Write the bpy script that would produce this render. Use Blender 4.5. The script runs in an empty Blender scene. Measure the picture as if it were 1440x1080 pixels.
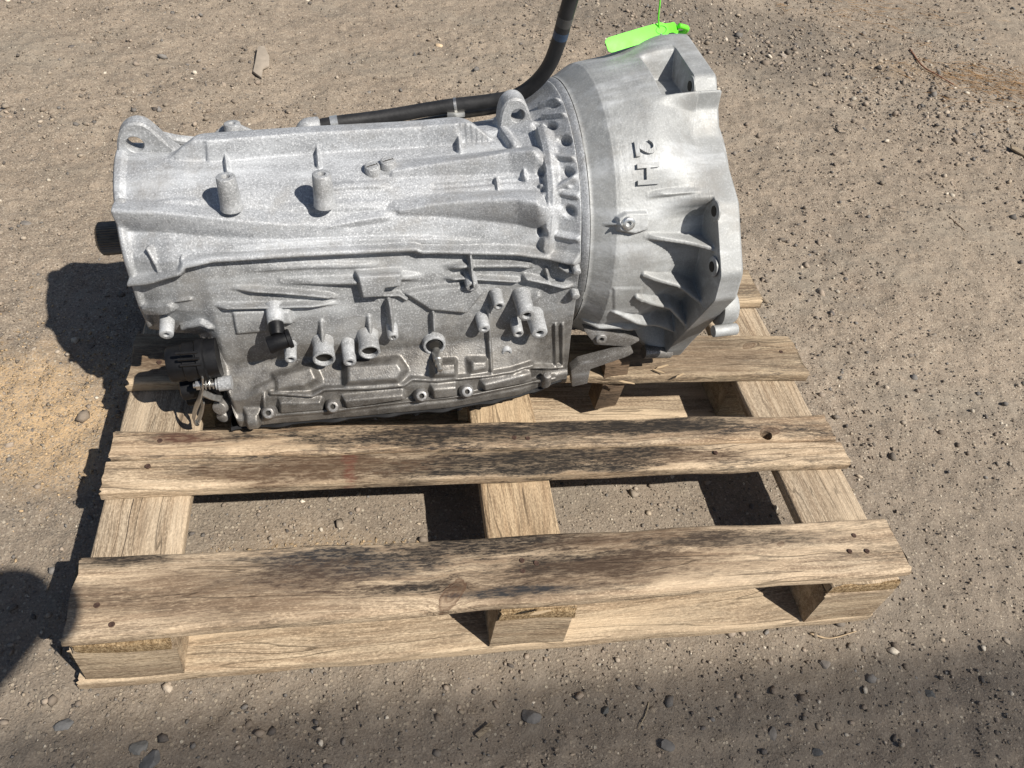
import bpy, bmesh, math, random
import numpy as np
from mathutils import Vector, Matrix

scene = bpy.context.scene
C = scene.collection
rng = np.random.default_rng(7)
random.seed(7)

# ------------------------------------------------------------------ camera
CAM_POS = (0.34542, -0.49334, 1.14214)
YAW, PITCH, ROLL = 0.302911, 0.804294, 0.206071
cam_d = bpy.data.cameras.new('camera')
cam = bpy.data.objects.new('camera', cam_d)
C.objects.link(cam)
fwd0 = Vector((math.sin(YAW), math.cos(YAW), 0))
rgt0 = Vector((math.cos(YAW), -math.sin(YAW), 0))
fwd = math.cos(PITCH) * fwd0 - math.sin(PITCH) * Vector((0, 0, 1))
up0 = math.sin(PITCH) * fwd0 + math.cos(PITCH) * Vector((0, 0, 1))
rgt = math.cos(ROLL) * rgt0 + math.sin(ROLL) * up0
upv = -math.sin(ROLL) * rgt0 + math.cos(ROLL) * up0
m = Matrix.Identity(4)
for i in range(3):
    m[i][0] = rgt[i]; m[i][1] = upv[i]; m[i][2] = -fwd[i]; m[i][3] = CAM_POS[i]
cam.matrix_world = m
cam_d.sensor_fit = 'HORIZONTAL'
cam_d.sensor_width = 36.0
cam_d.lens = 36.0 * 1110.5 / 1440.0
cam_d.clip_start = 0.02
cam_d.clip_end = 500
scene.camera = cam

# ------------------------------------------------------------------ sky + sun
SUN = Vector((0.56, -0.59, 1.0)).normalized()
world = bpy.data.worlds.new('World')
scene.world = world
world.use_nodes = True
wn = world.node_tree.nodes
sky = wn.new('ShaderNodeTexSky')
sky.sky_type = 'NISHITA'
sky.sun_disc = False
sky.sun_elevation = math.asin(SUN.z)
sky.sun_rotation = math.atan2(SUN.x, SUN.y)
bg = wn['Background']
bg.inputs['Strength'].default_value = 0.058
world.node_tree.links.new(sky.outputs[0], bg.inputs[0])
sun_d = bpy.data.lights.new('sun', 'SUN')
sun_d.energy = 5.0
sun_d.angle = math.radians(0.53)
sun_d.color = (1.0, 0.95, 0.87)
sun = bpy.data.objects.new('sun', sun_d)
C.objects.link(sun)
sun.rotation_euler = SUN.to_track_quat('Z', 'Y').to_euler()
vs = scene.view_settings
vs.view_transform = 'Standard'
vs.look = 'None'
vs.exposure = 0.36
vs.gamma = 1.0
vs.use_curve_mapping = False
scene.cycles.max_bounces = 6
scene.cycles.diffuse_bounces = 3
scene.cycles.glossy_bounces = 3

# ------------------------------------------------------------------ helpers
def mesh_obj(name, verts, faces, mat=None, parent=None, smooth=True, sharp=None):
    me = bpy.data.meshes.new(name)
    me.from_pydata([tuple(map(float, v)) for v in verts], [], [tuple(map(int, f)) for f in faces])
    return link_mesh(name, me, mat, parent, smooth, sharp)

def link_mesh(name, me, mat=None, parent=None, smooth=True, sharp=None):
    if smooth:
        me.polygons.foreach_set('use_smooth', [True] * len(me.polygons))
        if sharp is not None:
            me.set_sharp_from_angle(angle=math.radians(sharp))
    if mat is not None:
        me.materials.append(mat)
    o = bpy.data.objects.new(name, me)
    C.objects.link(o)
    if parent is not None:
        o.parent = parent
    return o

def grid_mesh(name, P, mat, parent=None, wrap=False, smooth=True):
    # P: (n, m, 3) array; wrap closes the second axis
    n, k = P.shape[:2]
    idx = np.arange(n * k).reshape(n, k)
    if wrap:
        idx2 = np.concatenate([idx, idx[:, :1]], 1)
    else:
        idx2 = idx
    a = idx2[:-1, :-1].ravel(); b = idx2[1:, :-1].ravel(); c = idx2[1:, 1:].ravel(); d = idx2[:-1, 1:].ravel()
    quads = np.stack([a, b, c, d], 1)
    me = bpy.data.meshes.new(name)
    me.vertices.add(n * k)
    me.vertices.foreach_set('co', P.astype(np.float32).ravel())
    nf = len(quads)
    me.loops.add(nf * 4)
    me.loops.foreach_set('vertex_index', quads.astype(np.int32).ravel())
    me.polygons.add(nf)
    me.polygons.foreach_set('loop_start', np.arange(0, nf * 4, 4, dtype=np.int32))
    me.polygons.foreach_set('loop_total', np.full(nf, 4, dtype=np.int32))
    me.update(calc_edges=True)
    me.validate()
    return link_mesh(name, me, mat, parent, smooth)

def thing(name, label, cat, loc=(0, 0, 0), group=None):
    o = bpy.data.objects.new(name, None)
    o.empty_display_size = 0.05
    C.objects.link(o)
    o.location = loc
    o['label'] = label; o['category'] = cat
    if group: o['group'] = group
    return o

def tag(o, label, cat, group=None):
    o['label'] = label; o['category'] = cat
    if group: o['group'] = group
    return o

def smoothstep(a, b, x):
    t = np.clip((x - a) / (b - a + 1e-12), 0, 1)
    return t * t * (3 - 2 * t)

def fractal(n, k, lo, beta, seed):
    # spectral noise on an n x k sheet: isotropic, frequency power -beta, unit std
    r = np.random.default_rng(seed)
    f = np.fft.rfft2(r.standard_normal((n, k)))
    fy = np.fft.fftfreq(n)[:, None]; fx = np.fft.rfftfreq(k)[None]
    fr = np.sqrt(fx * fx + fy * fy); fr[0, 0] = 1
    w = fr ** (-beta / 2); w[fr < lo] = 0
    g = np.fft.irfft2(f * w, s=(n, k))
    return g / g.std()

def frame_of(d):
    d = np.array(d, float); d /= np.linalg.norm(d)
    a = np.array([1., 0, 0]) if abs(d[0]) < .8 else np.array([0, 1., 0])
    e = np.cross(d, a); e /= np.linalg.norm(e)
    return d, e, np.cross(d, e)

def lathe(base, d, prof, seg=24, wob=0.0):
    # profile list of (height along d, radius); returns verts, faces (closed by caps where radius > 0)
    d, e, f = frame_of(d); base = np.array(base, float)
    V, F = [], []
    for h, r in prof:
        for s in range(seg):
            a = 2 * math.pi * s / seg
            rr = r * (1 + wob * math.sin(3 * a + h * 60))
            V.append(base + d * h + rr * (math.cos(a) * e + math.sin(a) * f))
    for i in range(len(prof) - 1):
        for s in range(seg):
            t = (s + 1) % seg
            F.append((i * seg + s, i * seg + t, (i + 1) * seg + t, (i + 1) * seg + s))
    F.append(tuple(range(seg))[::-1])
    F.append(tuple((len(prof) - 1) * seg + s for s in range(seg)))
    return V, F

def tube(path, rad, seg=12, cap=True):
    P = np.array(path, float); n = len(P)
    rad = np.broadcast_to(np.array(rad, float), (n,))
    T = np.gradient(P, axis=0); T /= np.linalg.norm(T, axis=1)[:, None]
    d, e, f = frame_of(T[0]); V = []; F = []
    for i in range(n):
        e = e - T[i] * np.dot(e, T[i]); e /= np.linalg.norm(e); f = np.cross(T[i], e)
        for s in range(seg):
            a = 2 * math.pi * s / seg
            V.append(P[i] + rad[i] * (math.cos(a) * e + math.sin(a) * f))
    for i in range(n - 1):
        for s in range(seg):
            t = (s + 1) % seg
            F.append((i * seg + s, i * seg + t, (i + 1) * seg + t, (i + 1) * seg + s))
    if cap:
        F.append(tuple(range(seg))[::-1]); F.append(tuple((n - 1) * seg + s for s in range(seg)))
    return V, F

def catmull(pts, n=12):
    P = np.array(pts, float); P = np.vstack([2 * P[0] - P[1], P, 2 * P[-1] - P[-2]])
    out = []
    for i in range(1, len(P) - 2):
        for t in np.linspace(0, 1, n, endpoint=False):
            a, b, c, d = P[i - 1], P[i], P[i + 1], P[i + 2]
            out.append(.5 * ((2 * b) + (c - a) * t + (2 * a - 5 * b + 4 * c - d) * t * t + (3 * b - a - 3 * c + d) * t ** 3))
    out.append(P[-2])
    return np.array(out)

def prism(outline, d0, d1, axes, bevel=0.0):
    # outline in 2D (a, b); extruded between d0 and d1 along the third axis. axes: origin, A, B, D
    O, A, B_, D = [np.array(x, float) for x in axes]
    bm = bmesh.new()
    lo = [bm.verts.new(O + A * a + B_ * b + D * d0) for a, b in outline]
    hi = [bm.verts.new(O + A * a + B_ * b + D * d1) for a, b in outline]
    n = len(outline)
    bm.faces.new(lo[::-1]); bm.faces.new(hi)
    for i in range(n):
        bm.faces.new((lo[i], lo[(i + 1) % n], hi[(i + 1) % n], hi[i]))
    bmesh.ops.recalc_face_normals(bm, faces=bm.faces)
    if bevel:
        bmesh.ops.bevel(bm, geom=bm.edges[:], offset=bevel, segments=2, affect='EDGES', profile=.6)
    return bm

def bm_obj(name, bm, mat, parent=None, smooth=True, sharp=40):
    me = bpy.data.meshes.new(name); bm.to_mesh(me); bm.free()
    return link_mesh(name, me, mat, parent, smooth, sharp)

# ------------------------------------------------------------------ materials
class NT:
    def __init__(s, name):
        s.mat = bpy.data.materials.new(name); s.mat.use_nodes = True
        s.t = s.mat.node_tree; s.n = s.t.nodes
        s.b = s.n['Principled BSDF']
    def new(s, typ, **kw):
        n = s.n.new(typ)
        for k, v in kw.items(): setattr(n, k, v)
        return n
    def set(s, sock, v):
        if hasattr(v, 'is_output') or isinstance(v, bpy.types.NodeSocket): s.t.links.new(v, sock)
        elif isinstance(v, (tuple, list)) and len(v) == 3 and sock.type == 'RGBA': sock.default_value = (*v, 1)
        else: sock.default_value = v
    def coord(s, kind='Object'):
        return s.new('ShaderNodeTexCoord').outputs[kind]
    def mapping(s, vec, scale=(1, 1, 1), loc=(0, 0, 0), rot=(0, 0, 0)):
        n = s.new('ShaderNodeMapping'); s.set(n.inputs[0], vec)
        s.set(n.inputs['Location'], loc); n.inputs['Scale'].default_value = scale; n.inputs['Rotation'].default_value = rot
        return n.outputs[0]
    def noise(s, vec, scale, detail=4, rough=.55, dist=0.0):
        n = s.new('ShaderNodeTexNoise'); s.set(n.inputs['Vector'], vec)
        n.inputs['Scale'].default_value = scale; n.inputs['Detail'].default_value = detail
        n.inputs['Roughness'].default_value = rough; n.inputs['Distortion'].default_value = dist
        return n.outputs[0]
    def voro(s, vec, scale, feature='F1', out='Distance', rnd=1.0):
        n = s.new('ShaderNodeTexVoronoi', feature=feature); s.set(n.inputs['Vector'], vec)
        n.inputs['Scale'].default_value = scale; n.inputs['Randomness'].default_value = rnd
        return n.outputs[out]
    def math(s, op, a, b=0.0, clamp=False):
        n = s.new('ShaderNodeMath', operation=op); n.use_clamp = clamp
        s.set(n.inputs[0], a); s.set(n.inputs[1], b); return n.outputs[0]
    def vmath(s, op, a, b=(0, 0, 0), out=0):
        n = s.new('ShaderNodeVectorMath', operation=op); s.set(n.inputs[0], a)
        if isinstance(b, (int, float)): n.inputs['Scale'].default_value = b
        else: s.set(n.inputs[1], b)
        return n.outputs[out]
    def ramp(s, fac, stops, interp='LINEAR'):
        n = s.new('ShaderNodeValToRGB'); n.color_ramp.interpolation = interp
        el = n.color_ramp.elements
        while len(el) < len(stops): el.new(.5)
        for e, (p_, c_) in zip(el, stops):
            e.position = p_; e.color = (*c_, 1) if isinstance(c_, tuple) else (c_, c_, c_, 1)
        s.set(n.inputs[0], fac); return n.outputs[0]
    def mr(s, v, a, b, c=0.0, d=1.0, smooth=False):
        n = s.new('ShaderNodeMapRange'); n.interpolation_type = 'SMOOTHSTEP' if smooth else 'LINEAR'
        s.set(n.inputs[0], v)
        for i, x in enumerate((a, b, c, d)): n.inputs[1 + i].default_value = x
        return n.outputs[0]
    def mix(s, fac, a, b, blend='MIX'):
        n = s.new('ShaderNodeMix', data_type='RGBA', blend_type=blend)
        s.set(n.inputs['Factor'], fac); s.set(n.inputs[6], a); s.set(n.inputs[7], b)
        return n.outputs[2]
    def bump(s, h, strength=.5, dist=.002, normal=None):
        n = s.new('ShaderNodeBump'); n.inputs['Strength'].default_value = strength
        n.inputs['Distance'].default_value = dist; s.set(n.inputs['Height'], h)
        if normal is not None: s.set(n.inputs['Normal'], normal)
        return n.outputs[0]
    def out(s, color=None, rough=None, metal=None, normal=None, **kw):
        if color is not None: s.set(s.b.inputs['Base Color'], color)
        if rough is not None: s.set(s.b.inputs['Roughness'], rough)
        if metal is not None: s.set(s.b.inputs['Metallic'], metal)
        if normal is not None: s.set(s.b.inputs['Normal'], normal)
        for k, v in kw.items(): s.set(s.b.inputs[k.replace('_', ' ')], v)
        return s.mat

def mat_cast(name, base=(.56, .57, .58), grit=1.0, oily=True, metal=.22, rough=.58):
    n = NT(name); co = n.coord()
    big = n.noise(co, 8, 3, .6)
    mid = n.noise(co, 45, 3, .6)
    g1 = n.noise(co, 300, 2, .7)
    g2 = n.noise(n.mapping(co, loc=(3, 1, 7)), 430, 2, .6)
    col = n.mix(n.mr(mid, .32, .68), tuple(c * .80 for c in base), base)
    col = n.mix(n.mr(big, .42, .66, 0, .7), col, tuple(min(1, c * 1.18) for c in base))
    if oily:
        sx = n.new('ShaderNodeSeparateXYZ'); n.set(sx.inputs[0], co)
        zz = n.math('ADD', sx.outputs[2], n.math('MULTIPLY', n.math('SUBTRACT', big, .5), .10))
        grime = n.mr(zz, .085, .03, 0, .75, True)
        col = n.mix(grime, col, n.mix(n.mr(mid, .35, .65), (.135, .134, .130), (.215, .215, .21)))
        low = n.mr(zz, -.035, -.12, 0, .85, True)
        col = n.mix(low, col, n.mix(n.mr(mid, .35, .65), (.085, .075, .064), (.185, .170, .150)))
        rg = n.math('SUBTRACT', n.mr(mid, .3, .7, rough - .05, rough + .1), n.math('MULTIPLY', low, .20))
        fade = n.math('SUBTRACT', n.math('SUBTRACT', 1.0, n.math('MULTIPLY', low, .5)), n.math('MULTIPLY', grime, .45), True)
    else:
        rg = n.mr(mid, .3, .7, rough - .05, rough + .12); fade = 1.0
    dk = n.math('MULTIPLY', n.mr(g1, .49, .62, 0, .42 * grit), fade)
    col = n.mix(dk, col, tuple(c * .40 for c in base))
    lt = n.math('MULTIPLY', n.mr(g2, .53, .65, 0, .42 * grit), fade)
    col = n.mix(lt, col, (.82, .83, .84))
    chalk = n.mr(n.noise(n.mapping(co, (5, 26, 26), (2, 5, 1)), 1.0, 4, .65), .50, .68, 0, .42)
    col = n.mix(n.math('MULTIPLY', chalk, fade), col, (.66, .68, .70))
    stain = n.mr(n.noise(n.mapping(co, loc=(9, 2, 4)), 14, 5, .7), .50, .70, 0, .5)
    col = n.mix(stain, col, tuple(c * .52 for c in (.46, .43, .39)))
    nr = n.bump(n.math('ADD', g1, n.math('MULTIPLY', g2, .7)), .30 * grit, .0012)
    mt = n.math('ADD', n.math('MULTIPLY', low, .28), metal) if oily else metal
    return n.out(col, rg, mt, nr, Specular_IOR_Level=.4)

def mat_simple(name, col, rough=.5, metal=0.0, var=.25, scale=60, bump=.2, bscale=300, **kw):
    n = NT(name); co = n.coord()
    v = n.noise(co, scale, 5, .6)
    c = n.mix(n.mr(v, .3, .7), tuple(x * (1 - var) for x in col), tuple(min(1, x * (1 + var)) for x in col))
    return n.out(c, n.mr(v, .3, .7, max(.05, rough - .08), min(1, rough + .1)), metal,
                 n.bump(n.noise(co, bscale, 3), bump, .001), **kw)

def mat_wood(name, pale=(.47, .36, .24), brown=(.27, .185, .115), grey=.35, dirt=.35, stains=(), knots=(), seed=0.0, end=False):
    n = NT(name); co = n.coord()
    oi = n.new('ShaderNodeObjectInfo')
    off = n.new('ShaderNodeCombineXYZ')
    n.set(off.inputs[0], n.math('MULTIPLY', oi.outputs['Random'], 37.0)); n.set(off.inputs[1], n.math('MULTIPLY', oi.outputs['Random'], 11.0))
    off.inputs[2].default_value = seed
    p = n.vmath('ADD', co, off.outputs[0])
    warp = n.noise(n.mapping(p, (1.6, 7, 7)), 1.0, 3, .5)
    sx = n.new('ShaderNodeSeparateXYZ'); n.set(sx.inputs[0], co)
    kn = None
    wy = n.math('ADD', sx.outputs[1], n.math('MULTIPLY', n.math('SUBTRACT', warp, .5), .07))
    for (kx, ky, kr, ka) in knots:
        lc = n.mapping(n.vmath('SUBTRACT', co, (kx, ky, 0)), rot=(0, 0, -ka))
        dd = n.vmath('LENGTH', n.vmath('MULTIPLY', lc, (.55 / kr, 1.25 / kr, .05 / kr)), out=1)
        dd = n.math('ADD', dd, n.math('MULTIPLY', n.math('SUBTRACT', n.noise(p, 90, 3, .6), .5), .55))
        bend = n.math('MULTIPLY', n.math('POWER', 2.718, n.math('MULTIPLY', n.math('MULTIPLY', dd, dd), -.35)), kr * 1.3)
        sgn = n.mr(n.math('SUBTRACT', sx.outputs[1], ky), -kr, kr, -1, 1)
        wy = n.math('SUBTRACT', wy, n.math('MULTIPLY', bend, sgn))
        k1 = n.math('MULTIPLY', n.mr(dd, .80, .98, 1, 0, True), n.mr(n.math('SINE', n.math('MULTIPLY', dd, 17.0)), -1, 1, .35, 1.0))
        k1 = n.math('MAXIMUM', k1, n.mr(n.math('ABSOLUTE', n.math('SUBTRACT', dd, .9)), .03, .10, 1.3, 0))
        kn = k1 if kn is None else n.math('MAXIMUM', kn, k1)
    cv = n.new('ShaderNodeCombineXYZ'); n.set(cv.inputs[0], n.math('MULTIPLY', sx.outputs[0], .06)); n.set(cv.inputs[1], wy); n.set(cv.inputs[2], n.math('MULTIPLY', sx.outputs[2], .7))
    g = n.vmath('ADD', cv.outputs[0], off.outputs[0])
    q = n.new('ShaderNodeCombineXYZ'); n.set(q.inputs[0], sx.outputs[0]); n.set(q.inputs[1], wy); n.set(q.inputs[2], sx.outputs[2])
    q = n.vmath('ADD', q.outputs[0], off.outputs[0])
    rings = n.noise(g, 110, 2, .6)
    fib = n.noise(n.mapping(q, (16, 330, 330)), 1.0, 3, .75)
    fuzz = n.noise(n.mapping(p, (190, 480, 480)), 1.0, 2, .7)
    streak = n.noise(n.mapping(q, (2.4, 75, 75), (1, 4, 2)), 1.0, 4, .68)
    col = n.mix(n.mr(rings, .38, .62, 0, 1), brown, pale)
    gm = n.mr(n.noise(n.mapping(p, (2.2, 9, 9)), 1.0, 3, .6), .36, .66)
    col = n.mix(n.math('MULTIPLY', gm, grey), col, (.24, .205, .16))
    col = n.mix(n.mr(streak, .52, .68, 0, .42), col, tuple(c * .52 for c in brown))
    col = n.mix(n.mr(fib, .51, .62, 0, .6), col, tuple(c * .45 for c in brown))
    col = n.mix(n.mr(fuzz, .51, .62, 0, .5), col, tuple(c * .5 for c in brown))
    worn = n.mr(n.noise(n.mapping(q, (2.0, 26, 26), (3, 9, 4)), 1.0, 3, .6), .50, .66, 0, .55)
    col = n.mix(worn, col, tuple(min(1, c * 1.28) for c in pale))
    col = n.mix(n.mr(fuzz, .44, .34, 0, .5), col, tuple(min(1, c * 1.25) for c in pale))
    crk = n.mr(n.math('ABSOLUTE', n.math('SUBTRACT', n.noise(n.mapping(q, (1.5, 30, 30), (7, 2, 2)), 1.0, 2, .5), .5)), .002, .006, .5, 0)
    col = n.mix(crk, col, tuple(c * .22 for c in brown))
    dm = n.mr(n.noise(n.mapping(p, (4.2, 17, 17), (5, 3, 1)), 1.0, 5, .74), .47, .63)
    fleck = n.mr(n.noise(n.mapping(p, (60, 300, 300)), 1.0, 3, .75), .42, .56)
    col = n.mix(n.math('MULTIPLY', n.math('MULTIPLY', dm, n.math('ADD', n.math('MULTIPLY', fleck, .8), .2)), dirt, True), col, (.035, .029, .025))
    ed = n.math('ADD', n.noise(n.mapping(p, (7, 30, 30)), 1.0, 5, .75), n.math('MULTIPLY', n.math('SUBTRACT', n.math('ADD', fib, fuzz), 1.0), .35))
    for (x, y, rx, ry, s, c) in stains:
        dd = n.vmath('LENGTH', n.vmath('MULTIPLY', n.vmath('SUBTRACT', co, (x, y, 0)), (1 / rx, 1 / ry, 0)), out=1)
        dd = n.math('ADD', dd, n.math('MULTIPLY', n.math('SUBTRACT', ed, .5), 2.6))
        f = n.mr(dd, .45, 1.12, min(1.0, s * 1.4), 0, True)
        col = n.mix(n.math('MULTIPLY', f, n.mr(fleck, 0, 1, .62, 1.0)), col, c)
    if kn is not None:
        col = n.mix(n.math('MULTIPLY', kn, n.mr(fuzz, .3, .7, .75, .35)), col, (.10, .055, .032))
    h = n.math('ADD', n.math('ADD', fib, n.math('MULTIPLY', fuzz, .6)), n.math('MULTIPLY', crk, -1.2))
    nr = n.bump(h, .75, .0022)
    return n.out(col, n.mr(fib, .3, .7, .68, .88), 0.0, nr, Specular_IOR_Level=.25)

# ------------------------------------------------------------------ ground
def mat_ground():
    n = NT('dirt_yard'); co = n.coord()
    big = n.noise(co, 1.7, 4, .6)
    mid = n.noise(co, 9, 4, .65)
    fine = n.noise(co, 75, 3, .7)
    grit = n.noise(co, 300, 2, .7)
    col = n.mix(n.mr(big, .35, .65), (.245, .194, .146), (.305, .246, .186))
    col = n.mix(n.mr(mid, .42, .66, 0, .7), col, (.175, .142, .109))
    col = n.mix(n.mr(fine, .5, .75, 0, .55), col, (.42, .355, .275))
    col = n.mix(n.mr(grit, .52, .66, 0, .8), col, (.085, .070, .058))
    col = n.mix(n.mr(n.noise(n.mapping(co, loc=(4, 8, 1)), 260, 3, .7), .55, .68, 0, .85), col, (.50, .43, .34))
    # looser, greyer stone dust drifts
    gd = n.mr(n.noise(n.mapping(co, (1, 1.6, 1), (2.2, .4, 0), (0, 0, -.6)), 2.1, 5, .65), .52, .68, 0, .55)
    col = n.mix(gd, col, (.235, .206, .166))
    # nearer strip of darker damp soil with oil and tyre dirt in front of the pallet
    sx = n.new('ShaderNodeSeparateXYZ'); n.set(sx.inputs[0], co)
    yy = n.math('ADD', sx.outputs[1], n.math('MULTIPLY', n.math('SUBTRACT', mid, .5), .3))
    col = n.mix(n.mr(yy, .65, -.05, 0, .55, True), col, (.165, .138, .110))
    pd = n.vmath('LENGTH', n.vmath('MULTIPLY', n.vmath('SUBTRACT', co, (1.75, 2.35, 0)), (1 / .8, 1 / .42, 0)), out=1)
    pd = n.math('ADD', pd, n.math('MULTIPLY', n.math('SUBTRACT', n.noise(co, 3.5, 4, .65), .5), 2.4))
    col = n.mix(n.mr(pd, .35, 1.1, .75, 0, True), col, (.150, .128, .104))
    # spilled sawdust left of the pallet
    for (cx, cy, rx, ry, s) in ((-.26, .52, .28, .17, .85), (-.14, .42, .12, .12, .7), (.30, .19, .17, .07, .30), (2.45, 2.15, .3, .12, .25)):
        d = n.vmath('LENGTH', n.vmath('MULTIPLY', n.vmath('SUBTRACT', co, (cx, cy, 0)), (1 / rx, 1 / ry, 0)), out=1)
        d = n.math('ADD', d, n.math('MULTIPLY', n.math('SUBTRACT', mid, .5), 1.8))
        f = n.math('MULTIPLY', n.mr(d, .3, 1.15, s, 0, True), n.mr(grit, .35, .62))
        col = n.mix(f, col, (.50, .345, .19))
    # embedded aggregate: packed cells of differently coloured stone in the dirt
    vc = n.new('ShaderNodeTexVoronoi'); n.set(vc.inputs['Vector'], co); vc.inputs['Scale'].default_value = 150
    sv = n.new('ShaderNodeSeparateColor'); n.set(sv.inputs[0], vc.outputs['Color'])
    show = n.math('MULTIPLY', n.mr(vc.outputs['Distance'], .42, .30), n.mr(n.math('ADD', sv.outputs[0], n.math('MULTIPLY', mid, .5)), .70, .84))
    sc_ = n.ramp(sv.outputs[1], [(0, (.12, .105, .09)), (.35, (.24, .20, .155)), (.7, (.36, .30, .225)), (.9, (.41, .345, .26)), (1, (.52, .46, .36))])
    col = n.mix(n.math('MULTIPLY', show, .65), col, sc_)
    h = n.math('ADD', n.math('ADD', fine, n.math('MULTIPLY', grit, .55)), n.math('MULTIPLY', show, .5))
    nr = n.bump(h, .6, .004)
    return n.out(col, .95, 0.0, nr, Specular_IOR_Level=.15)

def axis_coords(lo, hi, n, far):
    core = np.linspace(lo, hi, n)
    e = np.geomspace(.05, far, 14)
    return np.concatenate([(lo - e)[::-1], core, hi + e])

GX = axis_coords(-1.25, 4.0, 640, 80)
GY = axis_coords(-.75, 3.4, 520, 80)
gn = fractal(1024, 1024, .002, 2.3, 3)[:len(GY), :len(GX)]
gf = fractal(1024, 1024, .03, 1.4, 4)[:len(GY), :len(GX)]
GZ = -.004 + .0042 * gn + .0007 * gf
XX, YY = np.meshgrid(GX, GY)
inner = smoothstep(-1.25, -1.0, XX) * (1 - smoothstep(3.7, 4.0, XX)) * smoothstep(-.75, -.55, YY) * (1 - smoothstep(3.1, 3.4, YY))
# shallow wheel rut rims running away to the upper right
rut = np.sin((XX * .75 - YY * .66 - .35) * 5.2) * smoothstep(.9, 2.0, XX + .6 * YY) * .012
GZ = (GZ + rut) * inner
pal = smoothstep(-.06, .02, XX) * (1 - smoothstep(1.18, 1.26, XX)) * smoothstep(-.06, .02, YY) * (1 - smoothstep(.95, 1.03, YY))
GZ = np.where(pal > 0, GZ * (1 - .7 * pal) - .003 * pal, GZ)
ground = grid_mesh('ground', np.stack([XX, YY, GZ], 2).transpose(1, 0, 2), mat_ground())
ground['kind'] = 'structure'

def ground_z(x, y):
    i = np.clip(np.searchsorted(GX, x), 0, len(GX) - 1); j = np.clip(np.searchsorted(GY, y), 0, len(GY) - 1)
    return GZ[j, i]

def ico():
    bm = bmesh.new(); bmesh.ops.create_icosphere(bm, subdivisions=1, radius=1.0)
    V = np.array([v.co[:] for v in bm.verts]); F = np.array([[v.index for v in f.verts] for f in bm.faces]); bm.free()
    return V, F
IV, IF = ico()
OV = np.array([(1, 0, 0), (-1, 0, 0), (0, 1, 0), (0, -1, 0), (0, 0, 1), (0, 0, -1)], float)
OF = np.array([(0, 2, 4), (2, 1, 4), (1, 3, 4), (3, 0, 4), (2, 0, 5), (1, 2, 5), (3, 1, 5), (0, 3, 5)])

def scatter(name, pts, rad, cols, mat, flat=(.45, .9), lift=.25, long_=1.0, IV=IV, IF=IF):
    n = len(pts); r = np.random.default_rng(len(name) + n)
    nv = len(IV)
    sc = np.stack([r.uniform(.75, 1.35, n) * long_, r.uniform(.7, 1.1, n), r.uniform(*flat, n)], 1) * rad[:, None]
    jit = 1 + .22 * r.standard_normal((n, nv, 1))
    V = IV[None] * jit * sc[:, None]
    a = r.uniform(0, 2 * np.pi, n); b = r.normal(0, .35, n)
    ca, sa, cb, sb = np.cos(a), np.sin(a), np.cos(b), np.sin(b)
    x, y, z = V[..., 0], V[..., 1], V[..., 2]
    y2 = y * cb[:, None] - z * sb[:, None]; z2 = y * sb[:, None] + z * cb[:, None]
    X = x * ca[:, None] - y2 * sa[:, None]; Y = x * sa[:, None] + y2 * ca[:, None]
    W = np.stack([X + pts[:, 0:1], Y + pts[:, 1:2], z2 + pts[:, 2:3] + (rad * lift)[:, None]], 2).reshape(-1, 3)
    F = (IF[None] + (np.arange(n) * nv)[:, None, None]).reshape(-1, 3)
    me = bpy.data.meshes.new(name)
    me.vertices.add(len(W)); me.vertices.foreach_set('co', W.astype(np.float32).ravel())
    me.loops.add(F.size); me.loops.foreach_set('vertex_index', F.astype(np.int32).ravel())
    me.polygons.add(len(F)); me.polygons.foreach_set('loop_start', np.arange(0, F.size, 3, dtype=np.int32))
    me.polygons.foreach_set('loop_total', np.full(len(F), 3, dtype=np.int32))
    me.update(calc_edges=True)
    at = me.color_attributes.new('tint', 'FLOAT_COLOR', 'POINT')
    cc = np.concatenate([np.repeat(cols, nv, 0), np.ones((n * nv, 1))], 1)
    at.data.foreach_set('color', cc.astype(np.float32).ravel())
    o = link_mesh(name, me, mat, None, False)
    o['kind'] = 'stuff'
    return o

def mat_tint(name, rough=.9):
    n = NT(name); a = n.new('ShaderNodeVertexColor'); a.layer_name = 'tint'
    co = n.coord()
    c = n.mix(n.mr(n.noise(co, 240, 4, .7), .3, .7, 0, .5), a.outputs[0], (.16, .13, .105))
    return n.out(c, rough, 0.0, n.bump(n.noise(co, 500, 3), .5, .001), Specular_IOR_Level=.2)

STONE = mat_tint('stone_chips')
def stone_cols(n, r):
    pal_ = np.array([(.24, .195, .152), (.29, .235, .182), (.19, .165, .138), (.34, .285, .222), (.155, .147, .137), (.105, .095, .088), (.52, .46, .37), (.33, .27, .2)])
    c = pal_[r.choice(len(pal_), n, p=[.22, .23, .16, .13, .09, .06, .06, .05])]
    return c * r.uniform(.6, 1.5, (n, 1))

gr = np.random.default_rng(21)
N = 70000
sx_ = gr.uniform(-1.1, 3.9, N); sy_ = gr.uniform(-.62, 3.3, N)
gi = fractal(256, 256, .008, 2.2, 9)
den = gi[np.clip(((sy_ + .7) * 58).astype(int), 0, 255), np.clip(((sx_ + 1.2) * 48).astype(int), 0, 255)]
band = 1.3 * np.exp(-((sx_ - 1.75) / .45) ** 2 - ((sy_ - 2.3) / .22) ** 2) + 1.2 * np.exp(-((sx_ - 2.45) / .35) ** 2 - ((sy_ - 1.85) / .35) ** 2)
prob = np.clip(.36 + .22 * den + .9 * band, .05, 1)
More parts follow.
